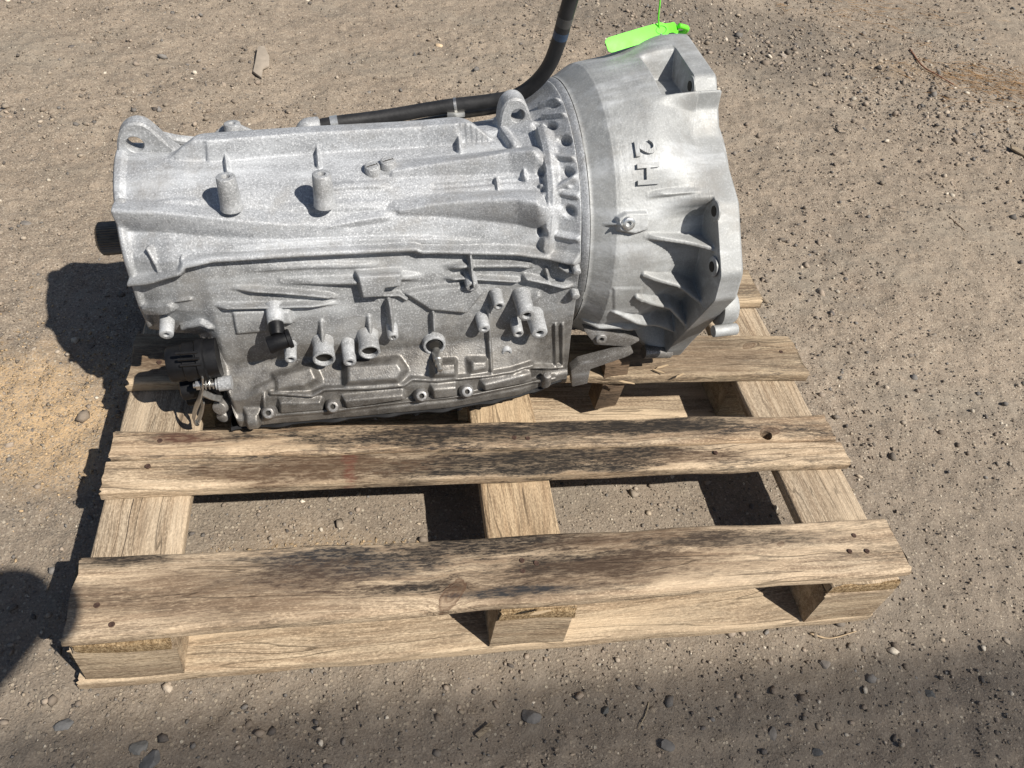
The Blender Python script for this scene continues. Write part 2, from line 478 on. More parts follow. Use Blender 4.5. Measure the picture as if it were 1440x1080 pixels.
# thin out what no camera near this one could resolve
keep = (gr.uniform(size=N) < prob) & (sx_ > -1.0 + .0 * sy_)
sx_, sy_, band = sx_[keep], sy_[keep], band[keep]
sr = np.clip(gr.lognormal(math.log(.0027), .50, len(sx_)), .0013, .011) * (1 + .35 * band)
sp = np.stack([sx_, sy_, ground_z(sx_, sy_)], 1)
scatter('gravel', sp, sr, stone_cols(len(sr), gr), STONE)
# fine grit: smaller crumbs everywhere, thinning with distance
N = 90000
fx = gr.uniform(-1.0, 3.0, N); fy = -.6 + 3.4 * gr.uniform(size=N) ** 1.5
fr_ = np.clip(gr.lognormal(math.log(.0017), .35, N), .0009, .0034)
scatter('grit', np.stack([fx, fy, ground_z(fx, fy)], 1), fr_, stone_cols(N, gr) * .95, STONE, IV=OV, IF=OF, flat=(.5, 1.0))
# crumbs of sawdust left of the pallet and between its boards
ns = 2600
ax = np.concatenate([gr.normal(-.24, .15, 1700), gr.normal(.30, .12, 900)]); ay = np.concatenate([gr.normal(.52, .11, 1700), gr.normal(.18, .05, 900)])
okk = ~((ax > -.01) & (ay < .125)) & ~((ax > -.02) & (ay > .215) & (ay < .34))
ax, ay = ax[okk], ay[okk]
sd = scatter('sawdust', np.stack([ax, ay, ground_z(ax, ay)], 1), gr.uniform(.0010, .0026, len(ax)),
             np.array([(.52, .37, .21)]) * gr.uniform(.6, 1.15, (len(ax), 1)), STONE, flat=(.25, .6), long_=1.5)

# larger stones that can be told apart, each its own thing
def stone(loc, rad, col, label, name='stone', flat=.6, stretch=1.2, rot=0.0, cat='stone', group=None, seed=0):
    r = np.random.default_rng(seed + 100)
    bm = bmesh.new(); bmesh.ops.create_icosphere(bm, subdivisions=2, radius=1.0)
    nrm = r.standard_normal((15, 3)); nrm /= np.linalg.norm(nrm, axis=1)[:, None]; dd = r.uniform(.42, .82, 15)
    for v in bm.verts:
        p_ = np.array(v.co[:])
        for q_, d_ in zip(nrm, dd):
            k = np.dot(p_, q_)
            if k > d_: p_ = p_ - q_ * (k - d_)
        p_ *= 1 + .05 * r.standard_normal()
        v.co = p_ * rad * np.array([stretch, 1.0, flat])
    me = bpy.data.meshes.new(name); bm.to_mesh(me); bm.free()
    o = link_mesh(name, me, mat_simple(name + '_rock', col, .85, 0, .3, 90, .6, 260, Specular_IOR_Level=.25), None, True, 18)
    o.location = (loc[0], loc[1], float(ground_z(loc[0], loc[1])) + rad * flat * .18)
    o.rotation_euler = (r.normal(0, .15), r.normal(0, .15), rot)
    return tag(o, label, cat, group)

stone((0.6662, 2.0853, 0.0000), .017, (.50, .38, .25), 'pale orange stone lying on the dirt behind the black hose', seed=1)
stone((0.6023, -0.0940, 0.0000), .015, (.15, .14, .13), 'grey angular stone in front of the pallet, below its middle', seed=2)
stone((0.0912, -0.1012, 0.0000), .015, (.13, .128, .125), 'dark grey flat stone at the bottom edge, lower of a touching pair', flat=.45, seed=3, stretch=1.1)
stone((0.0745, -0.0816, 0.0000), .012, (.15, .145, .135), 'dark grey stone near the bottom edge, upper of a touching pair', flat=.5, seed=4)
stone((-0.0261, -0.0410, 0.0000), .011, (.14, .138, .135), 'small round dark stone near the lower left corner', flat=.7, seed=5)
stone((0.7940, -0.1559, 0.0000), .011, (.14, .13, .12), 'dark flat stone near the bottom edge, right of the wood chip', flat=.5, seed=6, stretch=1.5)
stone((0.7133, -0.0979, 0.0000), .009, (.11, .108, .10), 'small dark upright stone in front of the pallet', flat=.8, seed=7, stretch=.8)
stone((1.2572, -0.1219, 0.0000), .011, (.12, .118, .112), 'dark stone right of the pallet front corner', flat=.55, seed=8)
stone((1.0900, -0.0599, 0.0000), .009, (.21, .185, .16), 'grey stone close in front of the pallet right corner', flat=.6, seed=9)
stone((1.9730, 2.2133, 0.0000), .016, (.30, .255, .21), 'rounded light brown stone on the dirt, upper right', flat=.6, seed=10, stretch=1.4)
stone((-0.3267, 1.0547, 0.0000), .011, (.16, .145, .13), 'dark grey stone at the left edge of the yard', flat=.6, seed=11)
stone((0.9611, -0.1552, 0.0000), .010, (.16, .145, .128), 'flat brown grey stone near the bottom edge, below the pallet right half', flat=.35, seed=12, stretch=1.4, rot=.8)
stone((1.0188, -0.1888, 0.0000), .010, (.10, .098, .095), 'black flat stone at the bottom edge, right of centre', flat=.4, seed=13, stretch=1.4)
stone((3.4034, 2.8575, 0.0000), .015, (.10, .095, .088), 'dark stone in the top right corner', flat=.6, seed=14)

def flat_chip(name, pts, thick, mat, label, cat, z=.004, warp=0.0):
    P_ = np.array(pts)[:, :2]; c = P_.mean(0)
    bm = prism([tuple(q - c) for q in P_], 0, thick, ((0, 0, 0), (1, 0, 0), (0, 1, 0), (0, 0, 1)), thick * .3)
    o = bm_obj(name, bm, mat)
    o.location = (c[0], c[1], float(ground_z(c[0], c[1])) + z); o.rotation_euler = (warp, warp * .6, 0)
    return tag(o, label, cat)
flat_chip('stone_flake', [(0.1045, 1.9345, 0.0000), (0.1226, 1.9421, 0.0000), (0.1399, 1.8842, 0.0000), (0.1426, 1.8304, 0.0000), (0.1257, 1.8103, 0.0000), (0.1246, 1.7582, 0.0000), (0.0993, 1.7891, 0.0000), (0.1019, 1.8424, 0.0000)], .007,
          mat_simple('flake_rock', (.31, .26, .205), .9, 0, .15, 60, .4, 260), 'flat tan stone flake lying on the dirt, upper left', 'stone', .003, .05)
CHIPW = mat_wood('chip_wood', (.36, .29, .20), (.2, .15, .1), .4, .2)
flat_chip('wood_chip', [(0.5158, -0.1130, 0.0000), (0.5391, -0.0986, 0.0000), (0.5435, -0.1041, 0.0000), (0.5211, -0.1193, 0.0000)], .004, CHIPW, 'small flat wood chip on the dirt at the bottom', 'wood chip', .003, .06)
flat_chip('bark_splinter', [(2.5716, 1.6289, 0.0000), (2.6062, 1.5958, 0.0000), (2.6066, 1.5472, 0.0000), (2.5840, 1.5717, 0.0000), (2.5583, 1.6007, 0.0000)], .006, CHIPW, 'pale splinter of wood at the right edge of the yard', 'wood chip', .003, .1)
def twig(label, pts, rad, col, name='twig'):
    P_ = catmull([(q[0], q[1], float(ground_z(q[0], q[1])) + rad + .002) for q in pts], 8)
    V, F = tube(P_, np.linspace(rad, rad * .5, len(P_)), 6)
    return tag(mesh_obj(name, V, F, mat_simple(name + '_bark', col, .85, 0, .3, 90)), label, 'twig')
twig('thin reddish twig on the gravel at the upper right', [(2.5634, 2.3245, 0.0000), (2.5341, 2.1753, 0.0000), (2.5519, 2.0975, 0.0000), (2.5791, 2.0233, 0.0000)], .0035, (.26, .12, .07))
twig('short bent dark twig on the dirt right of the bell housing', [(1.9252, 1.6713, 0.0000), (1.9261, 1.6403, 0.0000), (1.9411, 1.6286, 0.0000)], .003, (.07, .06, .05))
twig('short dry stick on the dirt at the right', [(2.0514, 1.1707, 0.0000), (2.0547, 1.1368, 0.0000), (2.0648, 1.1072, 0.0000)], .003, (.17, .12, .08))
twig('dry grass stem crossing the dirt at the bottom, beside the wood chip', [(0.7842, -0.0903, 0.0000), (0.7720, -0.1100, 0.0000), (0.7560, -0.1279, 0.0000)], .0011, (.36, .29, .19), 'grass_stem')
twig('dry stalk poking out under the pallet right corner', [(1.0874, -0.0090, 0.0000), (1.1187, -0.0203, 0.0000), (1.1713, -0.0123, 0.0000)], .0018, (.36, .27, .17), 'grass_stem')
twig('long thin straw by the pallet right end', [(1.2574, 0.3028, 0.0000), (1.2858, 0.2811, 0.0000), (1.3065, 0.2666, 0.0000)], .0018, (.3, .24, .16), 'grass_stem')
# dry brown needles lying in a drift at the upper right
V, F = [], []
for k in range(420):
    if k < 300: cx_, cy_ = gr.normal(2.75, .16), gr.normal(2.05, .10)
    else: cx_, cy_ = gr.normal(2.55, .25), gr.normal(2.75, .14)
    a = gr.normal(-.25, .6); l = gr.uniform(.02, .05); z = float(ground_z(cx_, cy_)) + gr.uniform(.002, .008)
    d = np.array([math.cos(a), math.sin(a), gr.normal(0, .08)]) * l
    v, f = tube([np.array([cx_, cy_, z]) - d, np.array([cx_, cy_, z + .002]), np.array([cx_, cy_, z]) + d], [.0006, .0008, .0005], 3)
    F += [tuple(i + len(V) for i in q) for q in f]; V += v
nd = mesh_obj('dry_needles', V, F, mat_simple('needle_brown', (.30, .18, .085), .9, 0, .3))
nd['kind'] = 'stuff'

# ------------------------------------------------------------------ pallet
HD = .1553
pallet = thing('wooden_pallet', 'weathered stained wooden pallet carrying the gearbox', 'pallet', (.6, .48, 0))
def board(name, a0, a1, lo, hi, z0, z1, mat, axis='x', seed=0, rough=1.0, ragged=.004, round_=.004, parent=None, label=None, bow=0.0):
    # a0..a1 along the length; lo / hi are (start, end) of the long edges; rings of a rounded section lofted along the length
    r = np.random.default_rng(seed + 50)
    n = max(10, int((a1 - a0) / .018)); L = a1 - a0
    lo = np.linspace(lo[0], lo[1], n); hi = np.linspace(hi[0], hi[1], n)
    s = np.linspace(-L / 2, L / 2, n)
    cw = (lo + hi) / 2; c0 = cw.mean(); hw = (hi - lo) / 2; hz = (z1 - z0) / 2
    sec = []
    k = 5
    for (sx, sz, a_) in ((1, -1, -90), (1, 1, 0), (-1, 1, 90), (-1, -1, 180)):
        for t in np.linspace(0, 90, k):
            a = math.radians(a_ + t); sec.append((sx, sz, math.cos(a), math.sin(a)))
        if (sx, sz) == (1, 1):
            for q in (.6, .2, -.2, -.6): sec.append((q, 1, None, None))
    ring = len(sec)
    def wv(amp, ln):
        m_ = max(3, int(L / ln)); return np.interp(s, np.linspace(-L / 2, L / 2, m_), r.normal(0, amp, m_))
    e_lo, e_hi, e_t = wv(.0012 * rough, .07), wv(.0012 * rough, .07), wv(.0005 * rough, .12)
    chip = np.abs(wv(.0016 * rough, .05))
    V = []
    for i in range(n):
        for j, (sx, sz, cx_, cz_) in enumerate(sec):
            if cx_ is None:
                y = cw[i] - c0 + sx * (hw[i] - round_); z = hz + e_t[i] + .0005 * rough * math.sin(j * 2.1 + s[i] * 31 + seed)
            else:
                rr = round_ * (1 + (.6 if sz > 0 else 0) * chip[i] / .002)
                rr = min(rr, hz * .8)
                y = cw[i] - c0 + sx * (hw[i] - rr) + rr * cx_ + (e_hi[i] if sx > 0 else e_lo[i])
                z = sz * (hz - rr) + rr * cz_ + (e_t[i] if sz > 0 else 0)
            x = s[i]
            if i in (0, n - 1):
                x += (1 if i else -1) * r.normal(0, ragged * .35)
            V.append((x, y, z + bow * (1 - (2 * s[i] / L) ** 2)))
    F = []
    for i in range(n - 1):
        for j in range(ring):
            t = (j + 1) % ring
            F.append((i * ring + j, (i + 1) * ring + j, (i + 1) * ring + t, i * ring + t))
    F.append(tuple(range(ring))); F.append(tuple((n - 1) * ring + j for j in range(ring))[::-1])
    o = mesh_obj(name, V, F, mat, parent or pallet, True, 50)
    c = ((a0 + a1) / 2, c0, (z0 + z1) / 2) if axis == 'x' else (c0, (a0 + a1) / 2, (z0 + z1) / 2)
    if axis == 'y': o.rotation_euler = (0, 0, math.pi / 2); 
    o.location = (c[0] - .6, c[1] - .48, c[2])
    if label: o['label'] = label
    return o

OIL = (.022, .018, .015); BRN = (.095, .058, .035); BLU = (.030, .029, .030)
wood_front = mat_wood('wood_front_board', (.57, .44, .30), (.34, .24, .155), .4, .62, seed=1.0,
    stains=((-.27, .028, .17, .048, 1.0, BLU), (-.06, .040, .26, .028, .95, OIL), (-.16, -.022, .10, .012, .7, OIL), (-.53, .048, .08, .012, .7, OIL), (.0, -.02, .14, .03, .4, BRN), (.18, .03, .2, .03, .5, BRN), (.08, .0, .18, .03, .85, OIL), (.30, .025, .16, .016, .55, OIL), (-.40, -.005, .22, .045, .42, BRN), (.16, -.01, .2, .03, .4, BRN), (-.02, -.036, .10, .008, .75, BLU)),
    knots=((-.115, -.034, .016, .85), (.40, .012, .004, .3)))
wood_mid = mat_wood('wood_middle_board', (.57, .44, .30), (.32, .225, .14), .3, .95, seed=2.0,
    stains=((-.08, -.004, .34, .026, .95, OIL), (-.30, .0, .18, .03, .7, BRN), (.25, .0, .15, .02, .5, BRN), (.16, .006, .24, .02, .9, OIL), (.05, -.017, .20, .009, .9, OIL), (.33, .0, .10, .016, .4, BRN), (-.25, 0, .012, .04, .4, (.14, .045, .03))))
wood_mid2 = mat_wood('wood_split_board', (.54, .41, .275), (.31, .21, .13), .3, 1.0, seed=3.0,
    stains=((-.08, .004, .36, .026, 1.0, OIL), (.16, .010, .3, .018, 1.0, OIL), (-.50, .012, .05, .012, .8, (.09, .045, .03)), (.33, .01, .14, .02, .6, OIL)),
    knots=((.470, -.012, .012, .2),))
wood_back = mat_wood('wood_back_board', (.46, .355, .235), (.28, .195, .12), .4, .7, seed=4.0,
    stains=((.33, .0, .22, .05, .40, BRN), (-.53, .0, .10, .06, .55, BRN), (.45, .03, .12, .02, .3, OIL)), knots=((.505, .02, .009, .4),))
wood_fresh = mat_wood('wood_cross_board', (.49, .365, .23), (.36, .25, .15), .12, .18, seed=5.0, knots=((-.42, -.03, .006, .1), (.1, .02, .005, .4)))
wood_pale = mat_wood('wood_pale_cross_board', (.49, .39, .275), (.34, .25, .165), .35, .2, seed=6.0)
wood_low = mat_wood('wood_bottom_board', (.52, .405, .275), (.35, .25, .16), .4, .3, seed=7.0)
wood_block = mat_wood('wood_block', (.46, .36, .24), (.32, .235, .15), .3, .35, seed=8.0)
n_ = NT('sawn_end_grain'); co_ = n_.coord()
v_ = n_.voro(n_.mapping(co_, (1, 1, 1)), 260)
end_grain = n_.out(n_.mix(n_.mr(n_.noise(co_, 210, 5, .75), .38, .66), (.17, .105, .05), (.60, .44, .26)), .95, 0, n_.bump(n_.noise(co_, 300, 5, .7), 1.0, .006), Specular_IOR_Level=.1)

CX = ((.005, .122), (.551, .664), (1.068, 1.189))
LOWY = ((.002, .102), (.440, .540), (.865, .965))
front = board('deck_board', 0, 1.2, (0, .0085), (.117, .108), HD - .022, HD, wood_front, seed=1, round_=.006)
mid_a = board('deck_board', .0035, 1.197, (.2204, .2204), (.2772, .2682), HD - .0225, HD - .001, wood_mid, seed=2, round_=.0045)
mid_b = board('deck_board', .0075, 1.191, (.2790, .2702), (.3310, .3280), HD - .022, HD + .0015, wood_mid2, seed=3, round_=.0045, label='split narrow deck board with a knot hole at its end')
third = board('deck_board', .0063, 1.208, (.430, .430), (.545, .5345), HD - .022, HD, wood_back, seed=4, ragged=.008)
fourth = board('deck_board', .002, 1.195, (.636, .636), (.750, .738), HD - .022, HD, wood_back, seed=5)
fifth = board('deck_board', .0, 1.2, (.850, .850), (.965, .965), HD - .022, HD, wood_back, seed=6)
for i, (a, b) in enumerate(CX):
    o = board('cross_board', .004, .962, (a, a), (b, b), HD - .0445, HD - .0225, wood_fresh if i == 1 else wood_pale, 'y', seed=10 + i, rough=.7)
    # rough sawn end grain showing at the front
    ev = board('sawn_end', a + .002, b - .002, (-.0015, -.0015), (.010, .010), HD - .0440, HD - .0230, end_grain, seed=30 + i, rough=2.5, round_=.002)
for i, (a, b) in enumerate(LOWY):
    board('bottom_board', -.0125, 1.199, (a, a), (b, b), 0, .022, wood_low, seed=20 + i)
    for k, (c, d) in enumerate(CX):
        board('block', c - (.008 if k == 0 else 0), d, (a + .001, a + .001), (b - .001, b - .001), .0225, HD - .045, wood_block if i else wood_low, seed=40 + 3 * i + k, round_=.003, rough=1.2)

# a thin crack dividing the front-left cross board
crack_mat = mat_simple('wood_crack', (.05, .035, .025), .95)
V, F = tube([(.045 - .6 + .0006 * math.sin(y * 90), y - .48, HD - .0223) for y in np.linspace(.12, .22, 20)], .0007, 5)
mesh_obj('crack', V, F, crack_mat, pallet)

rust = mat_simple('rusty_nail', (.075, .042, .03), .75, .4, .45, 200)
nail_bm = bmesh.new()
V, F = lathe((0, 0, -.002), (0, 0, 1), [(0, .0038), (.0024, .0040), (.0031, .0034), (.0028, .0016)], 12)
nail_me = bpy.data.meshes.new('nail'); nail_me.from_pydata([tuple(v) for v in V], [], F); nail_me.materials.append(rust)
def nail(x, y, z=HD):
    o = bpy.data.objects.new('nail', nail_me); C.objects.link(o); o.parent = pallet
    o.location = (x - .6, y - .48, z + random.uniform(-.0005, .0006)); o.rotation_euler = (random.uniform(-.12, .12), random.uniform(-.12, .12), random.uniform(0, 6))
for q in ((0.5902, 0.0694, 0.1553), (0.6102, 0.0634, 0.1553), (0.5885, 0.0523, 0.1553), (1.1305, 0.0766, 0.1553), (1.1097, 0.0496, 0.1553), (1.1387, 0.0477, 0.1553), (0.0554, 0.0158, 0.1553), (0.0331, 0.0437, 0.1553)): nail(q[0], q[1])
for q in ((0.6139, 0.2939, 0.1553), (0.6361, 0.2916, 0.1553), (0.0624, 0.2613, 0.1553), (0.0725, 0.3087, 0.1553), (0.9530, 0.2490, 0.1553), (0.0494, 0.4730, 0.1553), (1.1730, 0.4870, 0.1553)): nail(q[0], q[1], HD + .001)
# knot hole cut right through the split board
kh = (1.0593, 0.2820, 0.1553)
V, F = lathe((kh[0], kh[1], HD - .04), (0, 0, 1), [(0, .0085), (.06, .0095)], 22, .09)
cut = mesh_obj('cutter', V, F, None, None, False)
cut.scale = (1.25, 1.0, 1.0); cut.location = (-kh[0] * .25, 0, 0)
bo = mid_b.modifiers.new('hole', 'BOOLEAN'); bo.operation = 'DIFFERENCE'; bo.object = cut; bo.solver = 'EXACT'
dg = bpy.context.evaluated_depsgraph_get()
nm = bpy.data.meshes.new_from_object(mid_b.evaluated_get(dg)); mid_b.modifiers.clear()
old = mid_b.data; mid_b.data = nm; nm.name = 'deck_board'
nm.polygons.foreach_set('use_smooth', [True] * len(nm.polygons)); nm.set_sharp_from_angle(angle=math.radians(40))
bpy.data.objects.remove(cut); bpy.data.meshes.remove(old)
# splinters lifting from the boards
spl = mat_simple('fresh_splinter', (.42, .31, .19), .85, 0, .2)
for (q, l, a, h) in (((0.9145, 0.4470, 0.1553), .013, .15, .004), ((0.9040, 0.4345, 0.1553), .012, -.6, .005), ((0.9426, 0.4249, 0.1553), .010, .4, .003), ((0.8359, 0.4094, 0.1553), .016, -.2, .004), ((0.6027, -0.0132, 0.1553), .016, .1, .001)):
    bm = prism([(-l, -.001), (-.3 * l, -.0022), (l, -.0008), (l * .8, .0012), (-.5 * l, .0018)], 0, .0016, ((0, 0, 0), (1, 0, 0), (0, 1, 0), (0, 0, 1)))
    o = bm_obj('splinter', bm, spl, pallet, False)
    o.location = (q[0] - .6, q[1] - .48, HD + h); o.rotation_euler = (random.uniform(-.4, .4), random.uniform(-.35, .1), a)

# ------------------------------------------------------------------ gearbox: local frame u (along shaft, output end to bell), v (towards the viewer's side), w (up)
GJ = np.array([0.69411, 0.59130, 0.40307])
GB = np.array([[0.994858, 0.052691, 0.086495], [0.052889, -0.998600, 0.0], [-0.086374, -0.004575, 0.996252]])
RJ = 0.2005

def section_lines():
    us = np.array([-.649, -.61, -.585, -.556, -.542, -.40, -.22, -.10, -.05, -.022, -.012])
    def L(v, w): return np.array(v, float), np.array(w, float)
    rows = [
        L([0] * 11, [-.11, -.11, -.115, -.12, -.17, -.178, -.178, -.178, -.178, -.178, -.178]),
        L([.08, .10, .11, .12, .20, .21, .21, .20, .18, .17, .17], [-.10, -.095, -.09, -.09, -.19, -.189, -.194, -.197, -.20, -.20, -.20]),
        L([.115, .135, .145, .155, .244, .250, .252, .240, .219, .212, .212], [-.085, -.08, -.078, -.078, -.19, -.189, -.194, -.197, -.203, -.203, -.203]),
        L([.128, .146, .153, .162, .246, .252, .254, .242, .220, .213, .213], [-.076, -.072, -.070, -.070, -.172, -.171, -.176, -.179, -.186, -.186, -.186]),
        L([.130, .148, .155, .164, .236, .244, .246, .233, .213, .207, .207], [-.070, -.066, -.064, -.064, -.166, -.166, -.170, -.173, -.180, -.180, -.180]),
        L([.131, .150, .157, .168, .234, .240, .242, .232, .213, .206, .206], [-.060, -.058, -.056, -.056, -.138, -.136, -.140, -.146, -.156, -.158, -.158]),
        L([.132, .152, .160, .175, .197, .200, .202, .200, .200, .200, .200], [-.045, -.045, -.045, -.052, -.098, -.098, -.096, -.098, -.104, -.106, -.106]),
        L([.136, .157, .166, .172, .180, .184, .186, .188, .192, .196, .198], [-.015, -.015, -.012, -.012, -.012, -.018, -.036, -.050, -.055, -.05, -.045]),
        L([.127, .140, .146, .149, .150, .150, .150, .158, .168, .186, .194], [.052, .058, .062, .062, .062, .061, .049, .040, .034, .036, .038]),
    ]
    ang = np.radians([36, 54, 72, 90, 108, 126, 146, 172])
    rad = np.array([
        [.138, .148, .154, .156, .157, .157, .156, .164, .174, .190, .197],
        [.140, .147, .150, .151, .150, .148, .148, .158, .171, .189, .197],
        [.140, .146, .146, .145, .143, .140, .140, .150, .167, .188, .197],
        [.140, .142, .140, .138, .136, .133, .133, .145, .165, .187, .197],
        [.138, .136, .133, .132, .130, .129, .130, .142, .164, .187, .197],
        [.136, .132, .130, .130, .129, .129, .130, .142, .164, .187, .197],
        [.136, .132, .130, .132, .132, .132, .134, .144, .164, .187, .197],
        [.136, .136, .138, .140, .140, .140, .142, .148, .166, .187, .197]])
    for a, r in zip(ang, rad):
        rows.append((r * math.cos(a), r * math.sin(a)))
    rows.append(L([-.14, -.15, -.155, -.16, -.18, -.18, -.18, -.18, -.19, -.19, -.19], [-.05] * 11))
    rows.append(L([-.10, -.11, -.12, -.12, -.20, -.20, -.20, -.20, -.19, -.18, -.18], [-.10, -.10, -.10, -.10, -.19, -.19, -.19, -.19, -.19, -.19, -.19]))
    rows.append(L([0] * 11, [-.111, -.111, -.116, -.121, -.171, -.179, -.179, -.179, -.179, -.179, -.179]))
    return us, np.array(rows)          # rows: (19, 2, 11)

def gsmooth(P, sig, axis):
    k = int(3 * sig) + 1
    x = np.arange(-k, k + 1); g = np.exp(-.5 * (x / sig) ** 2); g /= g.sum()
    pad = [(0, 0)] * P.ndim; pad[axis] = (k, k)
    Q = np.pad(P, pad, mode='edge'); out = np.zeros_like(P)
    sl = [slice(None)] * P.ndim
    for i, gi in enumerate(g):
        sl[axis] = slice(i, i + P.shape[axis]); out += gi * Q[tuple(sl)]
    return out

def case_base():
    us, rows = section_lines()
    ug = np.linspace(-.649, -.012, 500)
    nseg = [4, 10, 14, 6, 22, 34, 62, 64, 40, 36, 36, 36, 34, 30, 14, 10, 8, 6, 4]
    R = np.stack([[np.interp(ug, us, rows[k, c]) for c in range(2)] for k in range(len(rows))])   # (19,2,U)
    K = len(rows); cols = []
    for k in range(K - 1):
        n = nseg[k]
        for t in np.linspace(0, 1, n, endpoint=False):
            if 8 <= k <= 14:
                a, b, c, d = R[max(k - 1, 7)], R[k], R[k + 1], R[min(k + 2, K - 1)]
                if k == 8: a = 2 * b - c
                cols.append(.5 * ((2 * b) + (c - a) * t + (2 * a - 5 * b + 4 * c - d) * t * t + (3 * b - a - 3 * c + d) * t ** 3))
            else:
                cols.append(R[k] * (1 - t) + R[k + 1] * t)
    cols.append(R[-1])
    S = np.array(cols).transpose(2, 0, 1)             # (U, T, 2)
    S = gsmooth(S, 2.0, 0); S = gsmooth(S, 1.6, 1)
    P = np.concatenate([np.broadcast_to(ug[:, None, None], S.shape[:2] + (1,)), S], 2)
    seg = np.linalg.norm(np.diff(S, axis=1), axis=2)
    A = np.concatenate([np.zeros((len(ug), 1)), np.cumsum(seg, 1)], 1)
    iC = sum(nseg[:8])
    A = A - A[:, iC:iC + 1]                            # arc length measured from the parting rib upwards
    return ug, P, A

# bell housing base: surface of revolution with a clamped flange
BU = .2115
FL_POINTS = [(0.2115, -0.2213, 0.1408), (0.2115, -0.1500, 0.2152), (0.2115, -0.0834, 0.2425), (0.2115, 0.0397, 0.2377), (0.2115, 0.0971, 0.1731), (0.2115, 0.2020, 0.1269), (0.2115, 0.2702, 0.0514), (0.2115, 0.2743, 0.0069), (0.2115, 0.2491, -0.0478), (0.2115, 0.1971, -0.1580), (0.2115, 0.1715, -0.2189)]
def flange_outline():
    P = [np.array(q[1:]) for q in FL_POINTS]
    for d_, r_ in ((-75, .243), (-90, .238), (-110, .235), (-130, .255), (-150, .235), (-180, .245), (-195, .25), (-210, .238)):
        P.append(r_ * np.array([math.cos(math.radians(d_)), math.sin(math.radians(d_))]))
    th, rr = [], []
    for a, b in zip(P, P[1:] + P[:1]):
        for t in np.linspace(0, 1, 14, endpoint=False):
            q = a * (1 - t) + b * t; th.append(math.atan2(q[1], q[0])); rr.append(math.hypot(*q))
    o = np.argsort(th); return np.array(th)[o], np.array(rr)[o]
FL_TH, FL_RR = flange_outline()
def flange_r(th):
    return np.interp(th, FL_TH, FL_RR, period=2 * math.pi)
def bell_cone(u):
    return np.interp(u, [0, .004, .034, .040, .09, .13, .17, BU], [.2003, .2003, .2165, .2172, .2165, .2150, .2140, .2135])

ALU = mat_cast('cast_aluminium_case', (.36, .37, .385), 1.0, True)
BELL = mat_cast('cast_aluminium_bell', (.34, .345, .34), .34, False, .25, .58)
BOSS = mat_cast('cast_aluminium_boss', (.33, .335, .34), .9, False)
OILB = mat_cast('oily_cast_boss', (.19, .178, .165), .5, False, .45, .42)
MACH = mat_simple('machined_aluminium', (.66, .66, .65), .32, .9, .12, 200)
STEEL = mat_simple('dull_steel', (.45, .44, .42), .38, .9, .2, 150)
DARKST = mat_simple('dark_phosphate_steel', (.14, .125, .105), .42, .7, .3, 90)
PAN = mat_simple('black_pan_paint', (.009, .009, .010), .65, 0, .3, 80, Specular_IOR_Level=.2)
BLACKP = mat_simple('black_plastic', (.006, .006, .007), .5, 0, .3, 80, Specular_IOR_Level=.3)
RUBBER = mat_simple('black_hose_rubber', (.018, .0175, .018), .55, 0, .45, 45, .25, 220)
RECESS_SHADE = mat_simple('recess_shade', (.035, .032, .028), .6, .6)  # near-black colour standing for the shade inside bores and slots
ZINC = mat_simple('zinc_clip', (.70, .70, .67), .35, .8, .15)
BLUE = mat_simple('blue_paint_mark', (.025, .05, .095), .4, 0, .2)

base_pt = np.array([-.16, .0, -.235])
gear = thing('automatic_gearbox', 'grey cast aluminium vehicle gearbox lying on the wooden pallet', 'gearbox')
gm = Matrix.Identity(4)
for i in range(3):
    for k in range(3): gm[i][k] = GB[k][i]
gw = GJ + base_pt @ GB
for i in range(3): gm[i][3] = gw[i]
gear.matrix_world = gm
def part(o, parent=None):
    o.parent = parent or gear
    o.location = tuple(-base_pt) if parent is None else (0, 0, 0)
    return o
def pmesh(name, V, F, mat, parent=None, smooth=True, sharp=40): return part(mesh_obj(name, V, F, mat, None, smooth, sharp), parent)
def pbm(name, bm, mat, parent=None, sharp=40): return part(bm_obj(name, bm, mat, None, True, sharp), parent)

# ---- relief on the case, drawn in (u, arc) coordinates on the unrolled casting
ug, PB, AA = case_base()
UU = np.broadcast_to(ug[:, None], AA.shape)
HH = np.zeros(AA.shape)
def seg_dist(poly, U_, A_):
    best = np.full(U_.shape, 9.); sgn = np.zeros(U_.shape); par = np.zeros(U_.shape)
    P_ = np.array(poly, float); ln = np.concatenate([[0], np.cumsum(np.linalg.norm(np.diff(P_, axis=0), axis=1))])
    for i in range(len(P_) - 1):
        a, b = P_[i], P_[i + 1]; ab = b - a; l2 = ab @ ab
        t = np.clip(((U_ - a[0]) * ab[0] + (A_ - a[1]) * ab[1]) / l2, 0, 1)
        dx = U_ - a[0] - t * ab[0]; dy = A_ - a[1] - t * ab[1]; d = np.hypot(dx, dy)
        m_ = d < best
        best = np.where(m_, d, best); sgn = np.where(m_, np.sign(dy), sgn); par = np.where(m_, (ln[i] + t * math.sqrt(l2)) / ln[-1], par)
    return best, sgn, par
def box(poly, mrg):
    P_ = np.array(poly); lo = P_.min(0) - mrg; hi = P_.max(0) + mrg
    i0, i1 = np.searchsorted(ug, [lo[0], hi[0]])
    sub = AA[i0:i1]; j = np.where(((sub > lo[1]) & (sub < hi[1])).any(0))[0]
    if i1 <= i0 or len(j) == 0: return None
    return slice(i0, i1), slice(j.min(), j.max() + 1)
